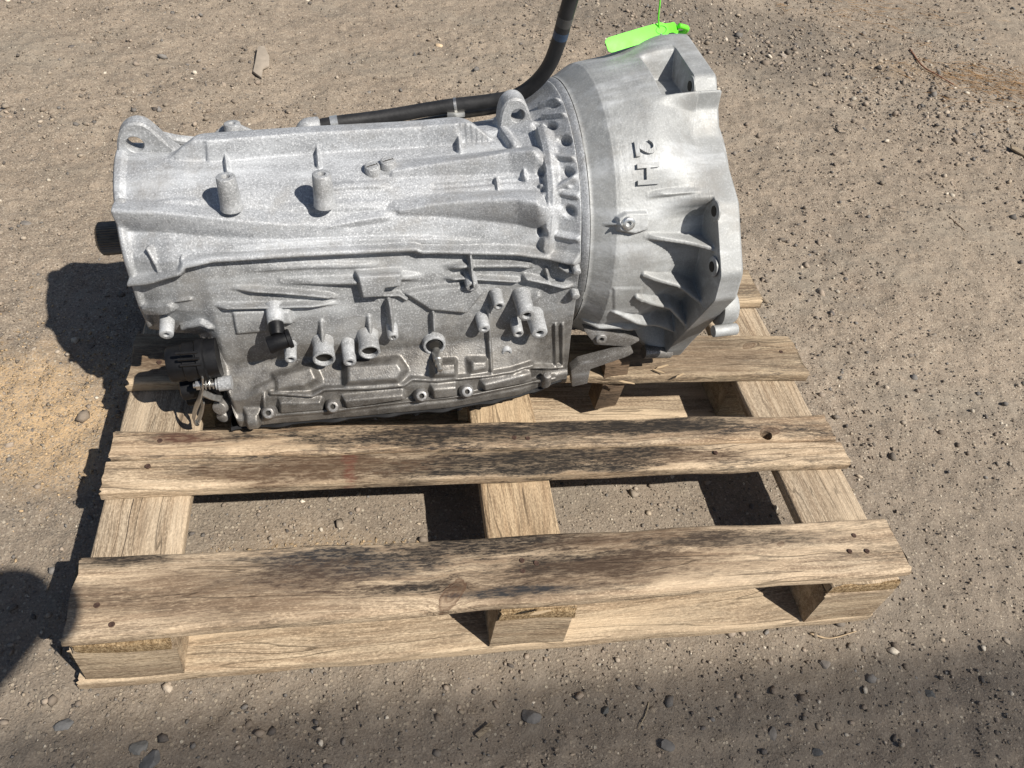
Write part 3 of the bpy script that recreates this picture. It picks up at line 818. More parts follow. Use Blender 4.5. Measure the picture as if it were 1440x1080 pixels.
def ridge(poly, w, h, lo=None, taper=(1, 1), flat=.35, mode='max', ends=None, lin=False):
    # w half width above, lo half width below the line (ribs that overhang have a small lo)
    lo0, lo1 = lo if isinstance(lo, tuple) else (lo, lo)
    b = box(poly, max(w, lo0 or 0, lo1 or 0) + .002)
    if b is None: return
    d, s, t = seg_dist(poly, UU[b], AA[b])
    ww = np.where(s < 0, (lo0 + (lo1 - lo0) * t) if lo is not None else w, w)
    hh = h * (taper[0] + (taper[1] - taper[0]) * t)
    if ends: hh = hh * np.minimum(smoothstep(0, ends[0], t + 1e-3) if ends[0] else 1, smoothstep(0, ends[1], 1 - t + 1e-3) if ends[1] else 1)
    val = hh * (np.where((s < 0) | (lin is True), np.clip(1 - (d / ww - .06) / .94, 0, 1), 1 - smoothstep(flat, 1, d / ww)) if lin else (1 - smoothstep(flat, 1, d / ww)))
    if mode == 'max': HH[b] = np.where(val > 0, np.maximum(HH[b], val), HH[b])
    else: HH[b] += val
def poly_sd(poly, U_, A_):
    P_ = np.array(poly, float); d, _, _ = seg_dist(list(P_) + [P_[0]], U_, A_)
    ins = np.zeros(U_.shape, bool); n = len(P_); j = n - 1
    for i in range(n):
        c = ((P_[i, 1] > A_) != (P_[j, 1] > A_)) & (U_ < (P_[j, 0] - P_[i, 0]) * (A_ - P_[i, 1]) / (P_[j, 1] - P_[i, 1] + 1e-12) + P_[i, 0])
        ins ^= c; j = i
    return np.where(ins, -d, d)
def pad(poly, h, soft=.004, mode='max'):
    b = box(poly, soft + .002)
    if b is None: return
    sd = poly_sd(poly, UU[b], AA[b])
    val = h * (1 - smoothstep(-soft, soft, sd))
    if mode == 'max': HH[b] = np.maximum(HH[b], val)
    else: HH[b] += val
def dimple(c, r, h):
    b = box([c, c], r * 1.6)
    if b is None: return
    d = np.hypot(UU[b] - c[0], AA[b] - c[1])
    HH[b] += h * (1 - smoothstep(.35, 1.0, d / r))

# upper half ----------------------------------------------------------
ridge([(-0.5213, 0.1534), (-0.3707, 0.1645), (-0.2571, 0.1706), (-0.1703, 0.1775)], .060, .030, lo=.0055, flat=.28, lin='low')                 # thick bar along the top
ridge([(-0.1677, 0.2040), (-0.1052, 0.2039), (-0.0605, 0.2055)], .016, .007, flat=.5)
ridge([(-0.1563, 0.2643), (-0.1665, 0.1769), (-0.1690, 0.1526)], .004, .013)
ridge([(-0.1014, 0.2245), (-0.0963, 0.1859), (-0.0899, 0.1645)], .010, .012)
ridge([(-0.2711, 0.1103), (-0.2099, 0.1171), (-0.1397, 0.1254), (-0.0656, 0.1377)], .026, .027, lo=(.006, .020), taper=(.3, 1), lin=True)
ridge([(-0.2686, 0.0529), (-0.2086, 0.0611), (-0.1473, 0.0668), (-0.0720, 0.0731)], .018, .036, lo=(.005, .038), taper=(.15, 1), lin=True)
ridge([(-0.3911, 0.0293), (-0.3311, 0.0396), (-0.2750, 0.0474)], .012, .006, lo=.006, ends=(.2, .2), lin=True)
ridge([(-0.5545, 0.0129), (-0.4320, 0.0116), (-0.2750, 0.0128), (-0.1294, 0.0074)], .008, .004, ends=(.2, .2))
ridge([(-0.3848, 0.0873), (-0.3260, 0.0905), (-0.2660, 0.0911)], .012, .004, lo=.004, ends=(.3, .3))
ridge([(-0.2137, 0.0905), (-0.1639, 0.0954), (-0.0873, 0.1056)], .006, -.004, mode='add')
ridge([(-0.0809, 0.1413), (-0.0835, 0.1081)], .004, .007); ridge([(-0.1243, 0.1031), (-0.1243, 0.0865)], .003, .006)
ridge([(-0.0452, 0.1964), (-0.0452, 0.1529), (-0.0477, 0.1026), (-0.0528, 0.0508), (-0.0580, 0.0089)], .012, .013, flat=.4)     # ring wall beside the joint
for c in ((-0.0235, 0.2520), (-0.0363, 0.2031), (-0.0235, 0.1754), (-0.0260, 0.1255), (-0.0273, 0.0696)): dimple(c, .010, -.013)
for c in ((-0.0592, 0.1208), (-0.0643, 0.0327), (-0.0503, 0.2002)): dimple(c, .009, -.010)
ridge([(-0.0886, 0.0661), (-0.0452, 0.0945), (-0.0120, 0.1216)], .006, .010, lo=.004)
ridge([(-0.0631, 0.0981), (-0.0260, 0.1050)], .004, .006)
for a, b in (((0, 0), (0, 0)),): pass
ridge([(-0.0363, 0.2527), (-0.0120, 0.2541)], .005, .010); ridge([(-0.0388, 0.2226), (-0.0120, 0.2214)], .004, .008)
ridge([(-0.0388, 0.1473), (-0.0120, 0.1479)], .005, .008); ridge([(-0.0426, 0.0939), (-0.0120, 0.0940)], .006, .006); ridge([(-0.0426, 0.0313), (-0.0120, 0.0325)], .006, .006)
# left end rim and cheeks
ridge([(-0.6452, 0.1681), (-0.6452, 0.1055), (-0.6490, 0.0458), (-0.6490, -0.0051), (-0.6490, -0.0715), (-0.6490, -0.1080)], .013, .006, flat=.7)
ridge([(-0.6413, 0.0652), (-0.5992, 0.0626), (-0.5558, 0.0572), (-0.4933, 0.0474), (-0.4282, 0.0379), (-0.3516, 0.0342)], .020, .023, lo=(.024, .016), taper=(1, .15), lin=True)
pad([(-0.6362, 0.0479), (-0.5775, 0.0462), (-0.5226, 0.0363), (-0.4779, 0.0236), (-0.5545, 0.0129), (-0.6350, 0.0116)], -.005, .008, 'add')
ridge([(-0.6069, 0.0743), (-0.5647, 0.0787), (-0.5188, 0.0763)], .007, .004, ends=(.2, .5))
ridge([(-0.6107, 0.0172), (-0.6030, -0.0045), (-0.6018, -0.0175)], .004, .006); ridge([(-0.5673, 0.0038), (-0.5724, -0.0142)], .004, .008)
pad([(-0.6018, 0.0010), (-0.5711, 0.0038), (-0.5762, -0.0166), (-0.6069, -0.0197)], .004, .002)
ridge([(-0.4996, 0.1496), (-0.4971, 0.1222)], .0028, .012); ridge([(-0.3733, 0.1619), (-0.3733, 0.1265)], .0028, .012); ridge([(-0.3669, 0.0935), (-0.3669, 0.0719), (-0.3694, 0.0524)], .004, .014, ends=(.05, .4))
ridge([(-0.4945, 0.0737), (-0.4958, 0.0555)], .004, .006, ends=(.1, .6))
ridge([(-0.4448, 0.0599), (-0.3579, 0.0626), (-0.2686, 0.0651)], .010, .003, ends=(.3, .3))
# parting rib: sharp lower side, gentle upper side --------------------
ridge([(-0.6490, -0.0316), (-0.6158, -0.0275), (-0.5711, -0.0154), (-0.5635, -0.0058), (-0.5290, -0.0011), (-0.3950, -0.0025), (-0.2533, 0.0000), (-0.2431, -0.0041), (-0.0822, -0.0045), (-0.0273, -0.0031), (-0.0120, -0.0016)], .012, .016, lo=.0032, flat=.25)
# band of spear shaped stiffeners under the rib -----------------------
ridge([(-0.5035, -0.0176), (-0.3975, -0.0199), (-0.2928, -0.0223)], .006, .004, ends=(.3, .2))
ridge([(-0.4409, -0.0406), (-0.3911, -0.0443), (-0.3414, -0.0452)], .009, .014, lo=.0045, taper=(.1, 1))
ridge([(-0.5175, -0.0428), (-0.4409, -0.0550), (-0.3656, -0.0693)], .006, .012, lo=.003, ends=(.25, .15))
ridge([(-0.5405, -0.0684), (-0.4639, -0.0739), (-0.4052, -0.0775), (-0.3643, -0.0775)], .006, .013, lo=.003, ends=(.12, .25))
pad([(-0.3388, -0.0301), (-0.2750, -0.0295), (-0.2775, -0.0506), (-0.3005, -0.0529), (-0.3043, -0.0654), (-0.3350, -0.0660)], .022, .0018)
ridge([(-0.2788, -0.0393), (-0.2622, -0.0410), (-0.2482, -0.0427)], .008, .012, taper=(1, .1))
ridge([(-0.2137, -0.0302), (-0.1792, -0.0247), (-0.1307, -0.0235), (-0.0746, -0.0221)], .008, .013, lo=.004, ends=(.2, .1))
ridge([(-0.2150, -0.0461), (-0.1843, -0.0435), (-0.0924, -0.0488)], .005, .012, lo=.003, ends=(.15, .1))
ridge([(-0.0963, -0.0415), (-0.0554, -0.0450), (-0.0120, -0.0474)], .007, .014, lo=.003, ends=(.1, .25))
ridge([(-0.0363, -0.0129), (-0.0260, -0.0181), (-0.0146, -0.0175)], .006, .012)
ridge([(-0.0580, -0.0248), (-0.0528, -0.0435)], .004, .010)
ridge([(-0.1728, -0.0087), (-0.1728, -0.0334), (-0.1716, -0.0509)], .0042, .030, taper=(.6, 1))
pad([(-0.2737, -0.0648), (-0.2367, -0.0925), (-0.1818, -0.0986), (-0.1575, -0.0687), (-0.1665, -0.0525), (-0.2494, -0.0597)], .010, .0025)
ridge([(-0.2967, -0.0740), (-0.2954, -0.1031), (-0.2954, -0.1336)], .0045, .020)
ridge([(-0.3069, -0.0668), (-0.2814, -0.0674), (-0.2711, -0.0748)], .005, .010, lo=.003)
ridge([(-0.2328, -0.0958), (-0.2328, -0.1265)], .003, .012)
ridge([(-0.1473, -0.0922), (-0.1473, -0.1394), (-0.1486, -0.1979)], .004, .010)
ridge([(-0.0694, -0.0701), (-0.0924, -0.0961)], .006, .006)
pad([(-0.5162, -0.0770), (-0.4690, -0.0789), (-0.4741, -0.1140), (-0.5175, -0.1142)], .005, .002)
pad([(-0.4562, -0.0768), (-0.4371, -0.0789), (-0.4358, -0.1016), (-0.4575, -0.0995)], .012, .003)
ridge([(-0.5992, -0.0625), (-0.5699, -0.0576)], .003, .004); ridge([(-0.5928, -0.1123), (-0.5622, -0.0963), (-0.5520, -0.1014)], .006, .008)
ridge([(-0.6337, -0.0746), (-0.6005, -0.0683)], .010, .010, flat=.6)
ridge([(-0.5724, -0.1408), (-0.5545, -0.1319), (-0.5494, -0.1611), (-0.5482, -0.2011)], .005, .006)
# spear above the big plugs
for x, y0, y1 in ((452, 452, 478), (519, 445, 476)): ridge([((-0.3962, -0.1055) if x == 452 else (-0.3273, -0.1014)), ((-0.3988, -0.1436) if x == 452 else (-0.3286, -0.1419))], .005, .022, taper=(.2, 1))
# oil gallery bulges and bead line above the sump rail ----------------
ridge([(-0.5213, -0.2168), (-0.4779, -0.2025), (-0.4396, -0.1849), (-0.4167, -0.1736)], .010, .006, ends=(.2, .3))
pad([(-0.4767, -0.1880), (-0.4179, -0.1784), (-0.4103, -0.2027), (-0.4320, -0.2124), (-0.4741, -0.2138)], .013, .006)
pad([(-0.3707, -0.1797), (-0.2903, -0.1761), (-0.2814, -0.1926), (-0.2941, -0.2103), (-0.3733, -0.2127)], .022, .007)
pad([(-0.2405, -0.1816), (-0.2035, -0.1806), (-0.2060, -0.2052), (-0.2418, -0.2059)], .019, .005)
pad([(-0.1831, -0.1787), (-0.1537, -0.1795), (-0.1550, -0.1968), (-0.1831, -0.2012)], .014, .005)
ridge([(-0.4830, -0.2154), (-0.4231, -0.2232), (-0.4052, -0.2173), (-0.3375, -0.2174), (-0.2865, -0.2149), (-0.2724, -0.2075), (-0.2341, -0.2107), (-0.1524, -0.2050), (-0.1128, -0.1997), (-0.0809, -0.1906)], .0045, .010, lo=.003)
ridge([(-0.4856, -0.2553), (-0.3950, -0.2562), (-0.2750, -0.2461), (-0.1780, -0.2412), (-0.0809, -0.2275), (-0.0375, -0.2264)], .0045, .009)
pad([(-0.4728, -0.2242), (-0.4116, -0.2301), (-0.4090, -0.2506), (-0.4754, -0.2506)], .011, .003)
pad([(-0.3796, -0.2292), (-0.2890, -0.2248), (-0.2826, -0.2369), (-0.3771, -0.2497)], .012, .003)
pad([(-0.2443, -0.2172), (-0.2060, -0.2160), (-0.2048, -0.2375), (-0.2431, -0.2392)], .012, .0025)
pad([(-0.1652, -0.2131), (-0.0860, -0.1978), (-0.0822, -0.2177), (-0.1626, -0.2298)], .013, .003)
ridge([(-0.4920, -0.2089), (-0.4933, -0.2215), (-0.4971, -0.2551)], .0045, .016, taper=(.3, 1))
pad([(-0.5252, -0.2394), (-0.5035, -0.2423), (-0.5073, -0.2701), (-0.5265, -0.2713)], .012, .004)
ridge([(-0.0950, -0.1944), (-0.0631, -0.1963), (-0.0222, -0.2056)], .0035, .009); ridge([(-0.0401, -0.1196), (-0.0363, -0.2004)], .003, .006); ridge([(-0.0286, -0.1198), (-0.0235, -0.2075)], .003, .006)
HH += .0 * fractal(512, 512, .01, 1.6, 12)[:HH.shape[0], :HH.shape[1]]

du_ = np.gradient(PB, axis=0); dt_ = np.gradient(PB, axis=1)
NN = np.cross(dt_, du_); NN /= np.linalg.norm(NN, axis=2)[..., None] + 1e-12
if NN[250, 300] @ PB[250, 300] * 1 < 0 and NN[250, 250][2] < 0: NN = -NN
if (NN[250, 300, 1] + NN[250, 300, 2]) < 0: NN = -NN
NN = gsmooth(gsmooth(NN, 2, 0), 2, 1); NN /= np.linalg.norm(NN, axis=2)[..., None]
edge = smoothstep(-.649, -.645, UU) * (1 - smoothstep(-.016, -.012, UU))
HH = gsmooth(gsmooth(HH * edge, .7, 0), .7, 1)
PC = PB + NN * HH[..., None]
ctr0 = np.array([-.649, 0, 0]); ctr1 = np.array([-.012, 0, 0])
rows = [np.broadcast_to(ctr0 + [.03, 0, 0], PC[0].shape) + (PC[0] - ctr0) * .22, ctr0 + [.028, 0, 0] + (PC[0] - ctr0) * .40 * [0, 1, 1], ctr0 + [.002, 0, 0] + (PC[0] - ctr0) * [0, .5, .5], ctr0 + (PC[0] - ctr0) * [0, .96, .96]]
rows2 = [ctr1 + (PC[-1] - ctr1) * [0, .97, .97] + [.001, 0, 0], ctr1 + (PC[-1] - ctr1) * [0, .5, .5] + [.001, 0, 0]]
PC2 = np.concatenate([np.array(rows), PC, np.array(rows2)], 0)
case = part(grid_mesh('case', PC2, ALU))
def surf(ua):
    i = int(np.clip(np.searchsorted(ug, ua[0]), 0, len(ug) - 1)); j = int(np.abs(AA[i] - ua[1]).argmin())
    return PC[i, j], NN[i, j]

# joint ring where the bell housing bolts on
V, F = lathe((-.0065, 0, 0), (1, 0, 0), [(-.004, .15), (-.004, .194), (0.001, .1992), (.0050, .2000), (.0060, .199), (.0060, .15)], 160)
pmesh('joint_flange', V, F, ALU, case)

def boss(top, d, L, rt, rb, rh=.0, depth=.012, name='boss', mat=None, parent=case, chamfer=.0012, flare=True):
    d = np.array(d, float); d /= np.linalg.norm(d)
    base = np.array(top) - d * L
    prof = []
    if flare: prof += [(0, rb * 1.12), (L * .2, rb * 1.03)]
    prof += [(L * (.42 if flare else 0), rb), (L - chamfer, rt), (L - chamfer * .3, rt - chamfer * .5), (L, rt - chamfer)]
    if rh: prof += [(L, rh + .0006), (L - .0009, rh), (L - depth, rh * .92)]
    V, F = lathe(base, d, prof, 28, .012)
    o = pmesh(name, V, F, mat or BOSS, parent, True, 35)
    if rh:
        V, F = lathe(base + d * (L - min(depth * .5, .007)), d, [(-.001, rh * .955), (0, rh * .955)], 16)
        pmesh('bore_shade_disc', V, F, RECESS_SHADE, parent)  # dark disc painted as the shade down the hole
    return o
UPV = (0.02, -.06, 1)
boss((-0.4926, 0.1129, 0.1660), UPV, .048, .0126, .0140, .0052)
boss((-0.3693, 0.1174, 0.1640), UPV, .048, .0126, .0140, .0052)
boss((-0.4920, -0.0510, 0.1500), (0, -.1, 1), .050, .0120, .0135, .0046)
FR = (0.0, 1, -.10)
for (q, r_, h_, L_) in (((-0.6135, 0.1800, -0.0429), .0098, .0036, .045), ((-0.4463, 0.2220, -0.0767), .0085, .0044, .03), ((-0.3988, 0.2280, -0.0779), .0165, .0128, .036), ((-0.3626, 0.2330, -0.0844), .0096, .0044, .045),
                        ((-0.3321, 0.2280, -0.0730), .0160, .0122, .036), ((-0.2954, 0.2140, -0.0609), .0080, .0036, .04), ((-0.1739, 0.1920, 0.0044), .0092, .0042, .035), ((-0.1581, 0.2160, -0.0604), .0092, .0036, .035),
                        ((-0.1351, 0.2080, -0.0241), .0085, .0046, .028), ((-0.0953, 0.2240, -0.0335), .0124, .0064, .045), ((-0.1044, 0.2180, -0.0766), .0085, .0046, .034), ((-0.0740, 0.2300, -0.0678), .0126, .0060, .045), ((-0.1196, 0.2160, -0.1186), .0085, .0046, .025),
                        ((-0.0192, 0.2060, 0.0256), .0060, 0, .02), ((-0.0155, 0.2060, -0.0223), .0065, 0, .025)):
    big = r_ > .0155
    boss(q, FR, L_, r_, r_ * (.92 if big else 1.08), h_, .03 if big else .012, name='plug_boss' if big else 'boss')
for q in ((-0.3998, 0.2060, -0.0957), (-0.3316, 0.2060, -0.0906)):
    V, F = lathe(q, FR, [(-.01, .0124), (0, .0124), (.0005, .0095), (-.003, .009)], 20)
    pmesh('plug', V, F, mat_simple('rusty_plug', (.10, .06, .04), .5, .6), case)
# sump rail lugs
for q in ((-0.4906, 0.2560, -0.1497), (-0.3957, 0.2600, -0.1476), (-0.2612, 0.2600, -0.1466), (-0.1897, 0.2570, -0.1524)):
    boss(q, (0, .75, .66), .02, .0085, .0115, .0036, .008, name='rail_lug', mat=OILB)
boss((-0.0533, 0.2320, -0.1619), (0, .3, .95), .03, .007, .009, 0, name='rail_lug', mat=OILB)
# small raised discs on top of the barrel, each with a slot line
for q in ((-0.3005, 0.1177), (-0.2775, 0.1228)):
    p_, n__ = surf(q); d_ = n__ + np.array([0, -.15, .55])
    o = boss(p_ + d_ / np.linalg.norm(d_) * .010, d_, .022, .0112, .0120, 0, name='cast_disc', flare=False)
    d2, e2, f2 = frame_of(d_); d2 = d_ / np.linalg.norm(d_)
    ax_ = np.array([1, -.35, .2]); ax_ = ax_ - d2 * (ax_ @ d2); ax_ /= np.linalg.norm(ax_)
    V, F = tube([p_ + d2 * .010 - ax_ * .008, p_ + d2 * .010 + ax_ * .008], .0009, 6); pmesh('slot', V, F, RECESS_SHADE, case)
    th_ = np.linspace(0, 2 * np.pi, 22); b_ = np.cross(d2, ax_)
    V, F = tube([p_ + d2 * .010 + .0082 * (math.cos(a) * ax_ + math.sin(a) * b_) for a in th_], .0008, 6); pmesh('slot', V, F, BOSS, case)

# lifting eyes
def eye_plate(name, outline, hc, hr, v0, v1, mat=BOSS, n=48):
    O = np.array([(q[0], q[2]) for q in outline]); c = np.array([hc[0], hc[2]])
    D = catmull(np.vstack([O, O[:1]]), 10)[:-1]
    a = np.unwrap(np.arctan2(D[:, 1] - c[1], D[:, 0] - c[0]))
    if a[-1] < a[0]: D = D[::-1]; a = a[::-1]
    th = np.linspace(0, 2 * np.pi, n, endpoint=False)
    rr = np.linalg.norm(D - c, axis=1); am = np.mod(a, 2 * np.pi); o_ = np.argsort(am)
    ro = np.interp(th, am[o_], rr[o_], period=2 * np.pi)
    ch = .003
    rings = [(hr, v1 - .001), (hr + .0012, v1), (None, v1), ('e', v1 - ch), ('e', v0), (hr, v0)]
    V = []
    for r_, v_ in rings:
        for k, t in enumerate(th):
            R_ = ro[k] - ch if r_ is None else (ro[k] if r_ == 'e' else r_)
            V.append((c[0] + R_ * math.cos(t), v_, c[1] + R_ * math.sin(t)))
    F = []
    m_ = len(rings)
    for i in range(m_):
        for k in range(n):
            F.append((i * n + k, i * n + (k + 1) % n, ((i + 1) % m_) * n + (k + 1) % n, ((i + 1) % m_) * n + k))
    bm = bmesh.new(); vs_ = [bm.verts.new(v) for v in V]
    for f in F: bm.faces.new([vs_[i] for i in f])
    bmesh.ops.recalc_face_normals(bm, faces=bm.faces)
    return pbm(name, bm, mat, case, 35)
eye_plate('lifting_eye', [(-0.6485, 0.0000, 0.1232), (-0.6434, 0.0000, 0.1532), (-0.6339, 0.0000, 0.1732), (-0.6199, 0.0000, 0.1841), (-0.6058, 0.0000, 0.1854), (-0.5942, 0.0000, 0.1773), (-0.5767, 0.0000, 0.1510), (-0.5543, 0.0000, 0.1164), (-0.6038, 0.0000, 0.1048)], (-0.6192, 0.0000, 0.1538), .0118, -.020, .001)
eye_plate('lifting_eye', [(-0.1058, 0.0100, 0.1348), (-0.1034, 0.0100, 0.1767), (-0.0958, 0.0100, 0.1943), (-0.0834, 0.0100, 0.2003), (-0.0702, 0.0100, 0.1952), (-0.0604, 0.0100, 0.1789), (-0.0512, 0.0100, 0.1446), (-0.0601, 0.0100, 0.1149), (-0.0917, 0.0100, 0.1170)], (-0.0774, 0.0100, 0.1730), .0105, -.016, .012)
# sloping web behind the left eye and a bleed rib on the back
V, F = tube(catmull([(-0.5930, -0.0300, 0.1489), (-0.5701, -0.0400, 0.1348), (-0.5359, -0.0500, 0.1221)], 6), [.007] * 13, 8); pmesh('web', V, F, BOSS, case)
for a, b in (((-0.5246, -0.0600, 0.1201), (-0.5041, -0.0660, 0.1318)), ((-0.4855, -0.0660, 0.1330), (-0.4611, -0.0600, 0.1197))):
    V, F = tube([a, b], [.006, .008], 8); pmesh('web', V, F, BOSS, case)

# output shaft with splines
ns_, nt_ = 38, 38 * 6
V, F = [], []
prof = [(-.7135, .0195, 0), (-.7130, .0205, .0), (-.7095, .0250, .0), (-.7090, .0252, 1), (-.66, .0252, 1), (-.64, .0252, 1)]
for (u_, r_, s_) in prof:
    for k in range(nt_):
        a = 2 * math.pi * k / nt_; ph = (k % 6)
        rr = r_ - (.0016 * (1 if ph in (3, 4) else (.5 if ph in (2, 5) else 0)) * (s_ if s_ else .6))
        V.append((u_, rr * math.cos(a), rr * math.sin(a)))
for i in range(len(prof) - 1):
    for k in range(nt_): F.append((i * nt_ + k, i * nt_ + (k + 1) % nt_, (i + 1) * nt_ + (k + 1) % nt_, (i + 1) * nt_ + k))
F.append(tuple(range(nt_))); pmesh('output_shaft', V, F, DARKST, None, True, 30)
boss((-0.6400, 0.0900, 0.1204), (-.3, .7, .6), .03, .0075, .0085, 0, name='dowel_boss', flare=False)

# oil pan
us_, rw_ = section_lines()
uu_ = np.linspace(-.552, -.020, 70)
rv = np.interp(uu_, us_[4:], rw_[2, 0][4:]); rz = np.interp(uu_, us_[4:], rw_[2, 1][4:])
wave = .004 * np.clip(np.sin(uu_ * 75), 0, 1)
def pan_ring(inset, dz, zb=None):
    f = [(u_, v_ - inset + (wave[i] if inset < .01 else 0), (z_ + dz if zb is None else zb(u_))) for i, (u_, v_, z_) in enumerate(zip(uu_, rv, rz))]
    b_ = [(u_, -.19 + inset, (z_ + dz if zb is None else zb(u_))) for u_, z_ in zip(uu_[::-1], rz[::-1])]
    return f + b_
zb1 = lambda u: np.interp(u, [-.55, -.02], [-.2000, -.2225])
R_ = [pan_ring(.004, .001), pan_ring(.0, -.002), pan_ring(.002, -.0065), pan_ring(.02, -.008), pan_ring(.026, 0, zb1), pan_ring(.05, 0, lambda u: zb1(u) - .001)]
k_ = len(R_[0]); V = [q for r__ in R_ for q in r__]; F = []
for i in range(len(R_) - 1):
    for j in range(k_): F.append((i * k_ + j, i * k_ + (j + 1) % k_, (i + 1) * k_ + (j + 1) % k_, (i + 1) * k_ + j))
F.append(tuple((len(R_) - 1) * k_ + j for j in range(k_)))
pan = pmesh('oil_pan', V, F, PAN)
for u_ in (-.53, -.47, -.40, -.335, -.27, -.20, -.13, -.07):
    v_ = float(np.interp(u_, uu_, rv)); z_ = float(np.interp(u_, uu_, rz))
    V, F = lathe((u_, v_ - .010, z_ - .003), (0, 0, -1), [(0, .0085), (.006, .0085), (.0065, .006), (.012, .006), (.0125, .005)], 6 if False else 12)
    pmesh('pan_bolt', V, F, PAN, pan)

# wiring plug at the output end, sensor plug, selector shaft
def conn(c, d, segs, name, parent=None, mat=BLACKP):
    V, F = lathe(c, d, segs, 26); return pmesh(name, V, F, mat, parent)
wp = conn((-0.5569, 0.2050, -0.0742), (-1, .05, -.03), [(-.01, .029), (.006, .029), (.008, .032), (.017, .032), (.019, .0285), (.036, .0285), (.038, .0265), (.056, .0260), (.059, .024), (.059, .020), (.047, .019)], 'wiring_plug')
for dz in (-.012, .0, .012):
    V, F = tube([np.array((-0.5667, 0.2320, -0.0451)) + [-.0, 0, dz], np.array((-0.5953, 0.2300, -0.0456)) + [0, 0, dz]], .0022, 6); pmesh('rib', V, F, BLACKP, wp)
conn((-0.5663, 0.2050, -0.1278), (-1, .05, -.05), [(-.01, .020), (.02, .020), (.022, .017), (.044, .0165), (.046, .013)], 'wiring_plug')
conn((-0.5872, 0.1850, -0.1724), (-1, .05, -.05), [(-.01, .014), (.015, .014), (.02, .012), (.028, .011)], 'wiring_plug')
bm = prism([(-.0, -.03), (.045, -.035), (.05, .03), (.0, .034)], 0, .02, ((-0.6138, 0.1600, -0.1365), (1, 0, 0), (0, 0, 1), (0, 1, 0)), .003); pbm('plug_housing', bm, BLACKP)
# bracket with cable loop
stud = (-0.5436, 0.2320, -0.1007); sd_ = (-0.5864, 0.2320, -0.0981)
V, F = tube([stud, np.array(stud) * .5 + np.array(sd_) * .5, sd_], .0042, 10); br = pmesh('bracket_stud', V, F, STEEL)
V, F = lathe(np.array(sd_) + [.004, 0, 0], (1, 0, 0), [(0, .0075), (.006, .0075)], 6); pmesh('nut', V, F, STEEL, br, False)
V, F = lathe(np.array(stud) - [.004, 0, 0], (-1, 0, 0), [(-.014, .011), (.004, .011), (.005, .0085), (.008, .0085)], 16); pmesh('collar', V, F, BOSS, br)
sp_ = np.array([np.array(sd_) + np.array([.012 + .016 * t, .0075 * math.cos(t * 19), .0075 * math.sin(t * 19)]) for t in np.linspace(0, 1, 50)])
V, F = tube(sp_, .0013, 6); pmesh('spring', V, F, STEEL, br)
def strip(path, wdir, w_, th, name, parent, mat):
    P_ = np.array(path, float); T_ = np.gradient(P_, axis=0); T_ /= np.linalg.norm(T_, axis=1)[:, None]
    wd = np.array(wdir, float); V, F = [], []
    for q, t in zip(P_, T_):
        w1 = wd - t * (wd @ t); w1 /= np.linalg.norm(w1); n1 = np.cross(t, w1)
        for a, b in ((-1, -1), (1, -1), (1, 1), (-1, 1)): V.append(q + w1 * a * w_ + n1 * b * th)
    for i in range(len(P_) - 1):
        for j in range(4): F.append((i * 4 + j, i * 4 + (j + 1) % 4, (i + 1) * 4 + (j + 1) % 4, (i + 1) * 4 + j))
    F.append((3, 2, 1, 0)); k = len(P_) * 4; F.append((k - 4, k - 3, k - 2, k - 1))
    return pmesh(name, V, F, mat, parent, True, 30)
strip(catmull([(-0.5694, 0.2360, -0.0755), (-0.5749, 0.2360, -0.1003), (-0.5822, 0.2380, -0.1201), (-0.5938, 0.2360, -0.1444), (-0.6040, 0.2300, -0.1743), (-0.6030, 0.2220, -0.1909), (-0.5926, 0.2200, -0.1715), (-0.5825, 0.2240, -0.1407)], 6), (.3, 1, .2), .006, .0011, 'bracket', br, STEEL)
strip(catmull([(-0.5763, 0.2360, -0.1109), (-0.5669, 0.2320, -0.1264), (-0.5561, 0.2250, -0.1410)], 5), (0, 1, -.6), .005, .0011, 'bracket', br, STEEL)
boss((-0.5646, 0.2250, -0.1624), (-.3, .9, .3), .03, .011, .013, .0, name='corner_boss', mat=OILB); boss((-0.5658, 0.2220, -0.1877), (-.3, .8, .1), .03, .009, .012, 0, name='corner_boss', mat=OILB)

# speed sensor: cast neck plus black plug pointing left-front
boss((-0.4579, 0.2060, -0.0173), (.03, .95, -.3), .03, .0120, .0125, 0, name='sensor_neck')
sn = conn((-0.4451, 0.2220, -0.0346), (-1, .22, -.12), [(-.006, .0125), (-.0045, .0140), (.0, .0140), (.0005, .0120), (.026, .0128), (.028, .0118), (.028, .010), (.016, .0095)], 'sensor_plug')
V, F = lathe((-0.4577, 0.2120, -0.0214), (.03, .9, -.4), [(-.02, .0108), (.004, .0108), (.010, .009)], 18); pmesh('sensor_body', V, F, BLACKP, sn)
# selector shaft in its seal
boss((-0.2336, 0.2100, -0.0919), (0, 1, .12), .02, .0175, .0185, .0135, .008, name='seal_seat')
V, F = lathe((-0.2334, 0.2080, -0.0939), (0, 1, .12), [(-.01, .0132), (-.002, .0132), (0, .012), (-.002, .0075)], 24); pmesh('seal', V, F, BLACKP)
d_sel = np.array((-0.2310, 0.2520, -0.1023)) - np.array((-0.2313, 0.2000, -0.1053)); L_ = np.linalg.norm(d_sel)
V, F = lathe((-0.2313, 0.2000, -0.1053), d_sel, [(0, .0072), (L_ * .58, .0072), (L_ * .6, .0060), (L_ * .78, .0060), (L_ * .79, .0042), (L_ * .985, .0042), (L_, .003)], 18); sel = pmesh('selector_shaft', V, F, STEEL)

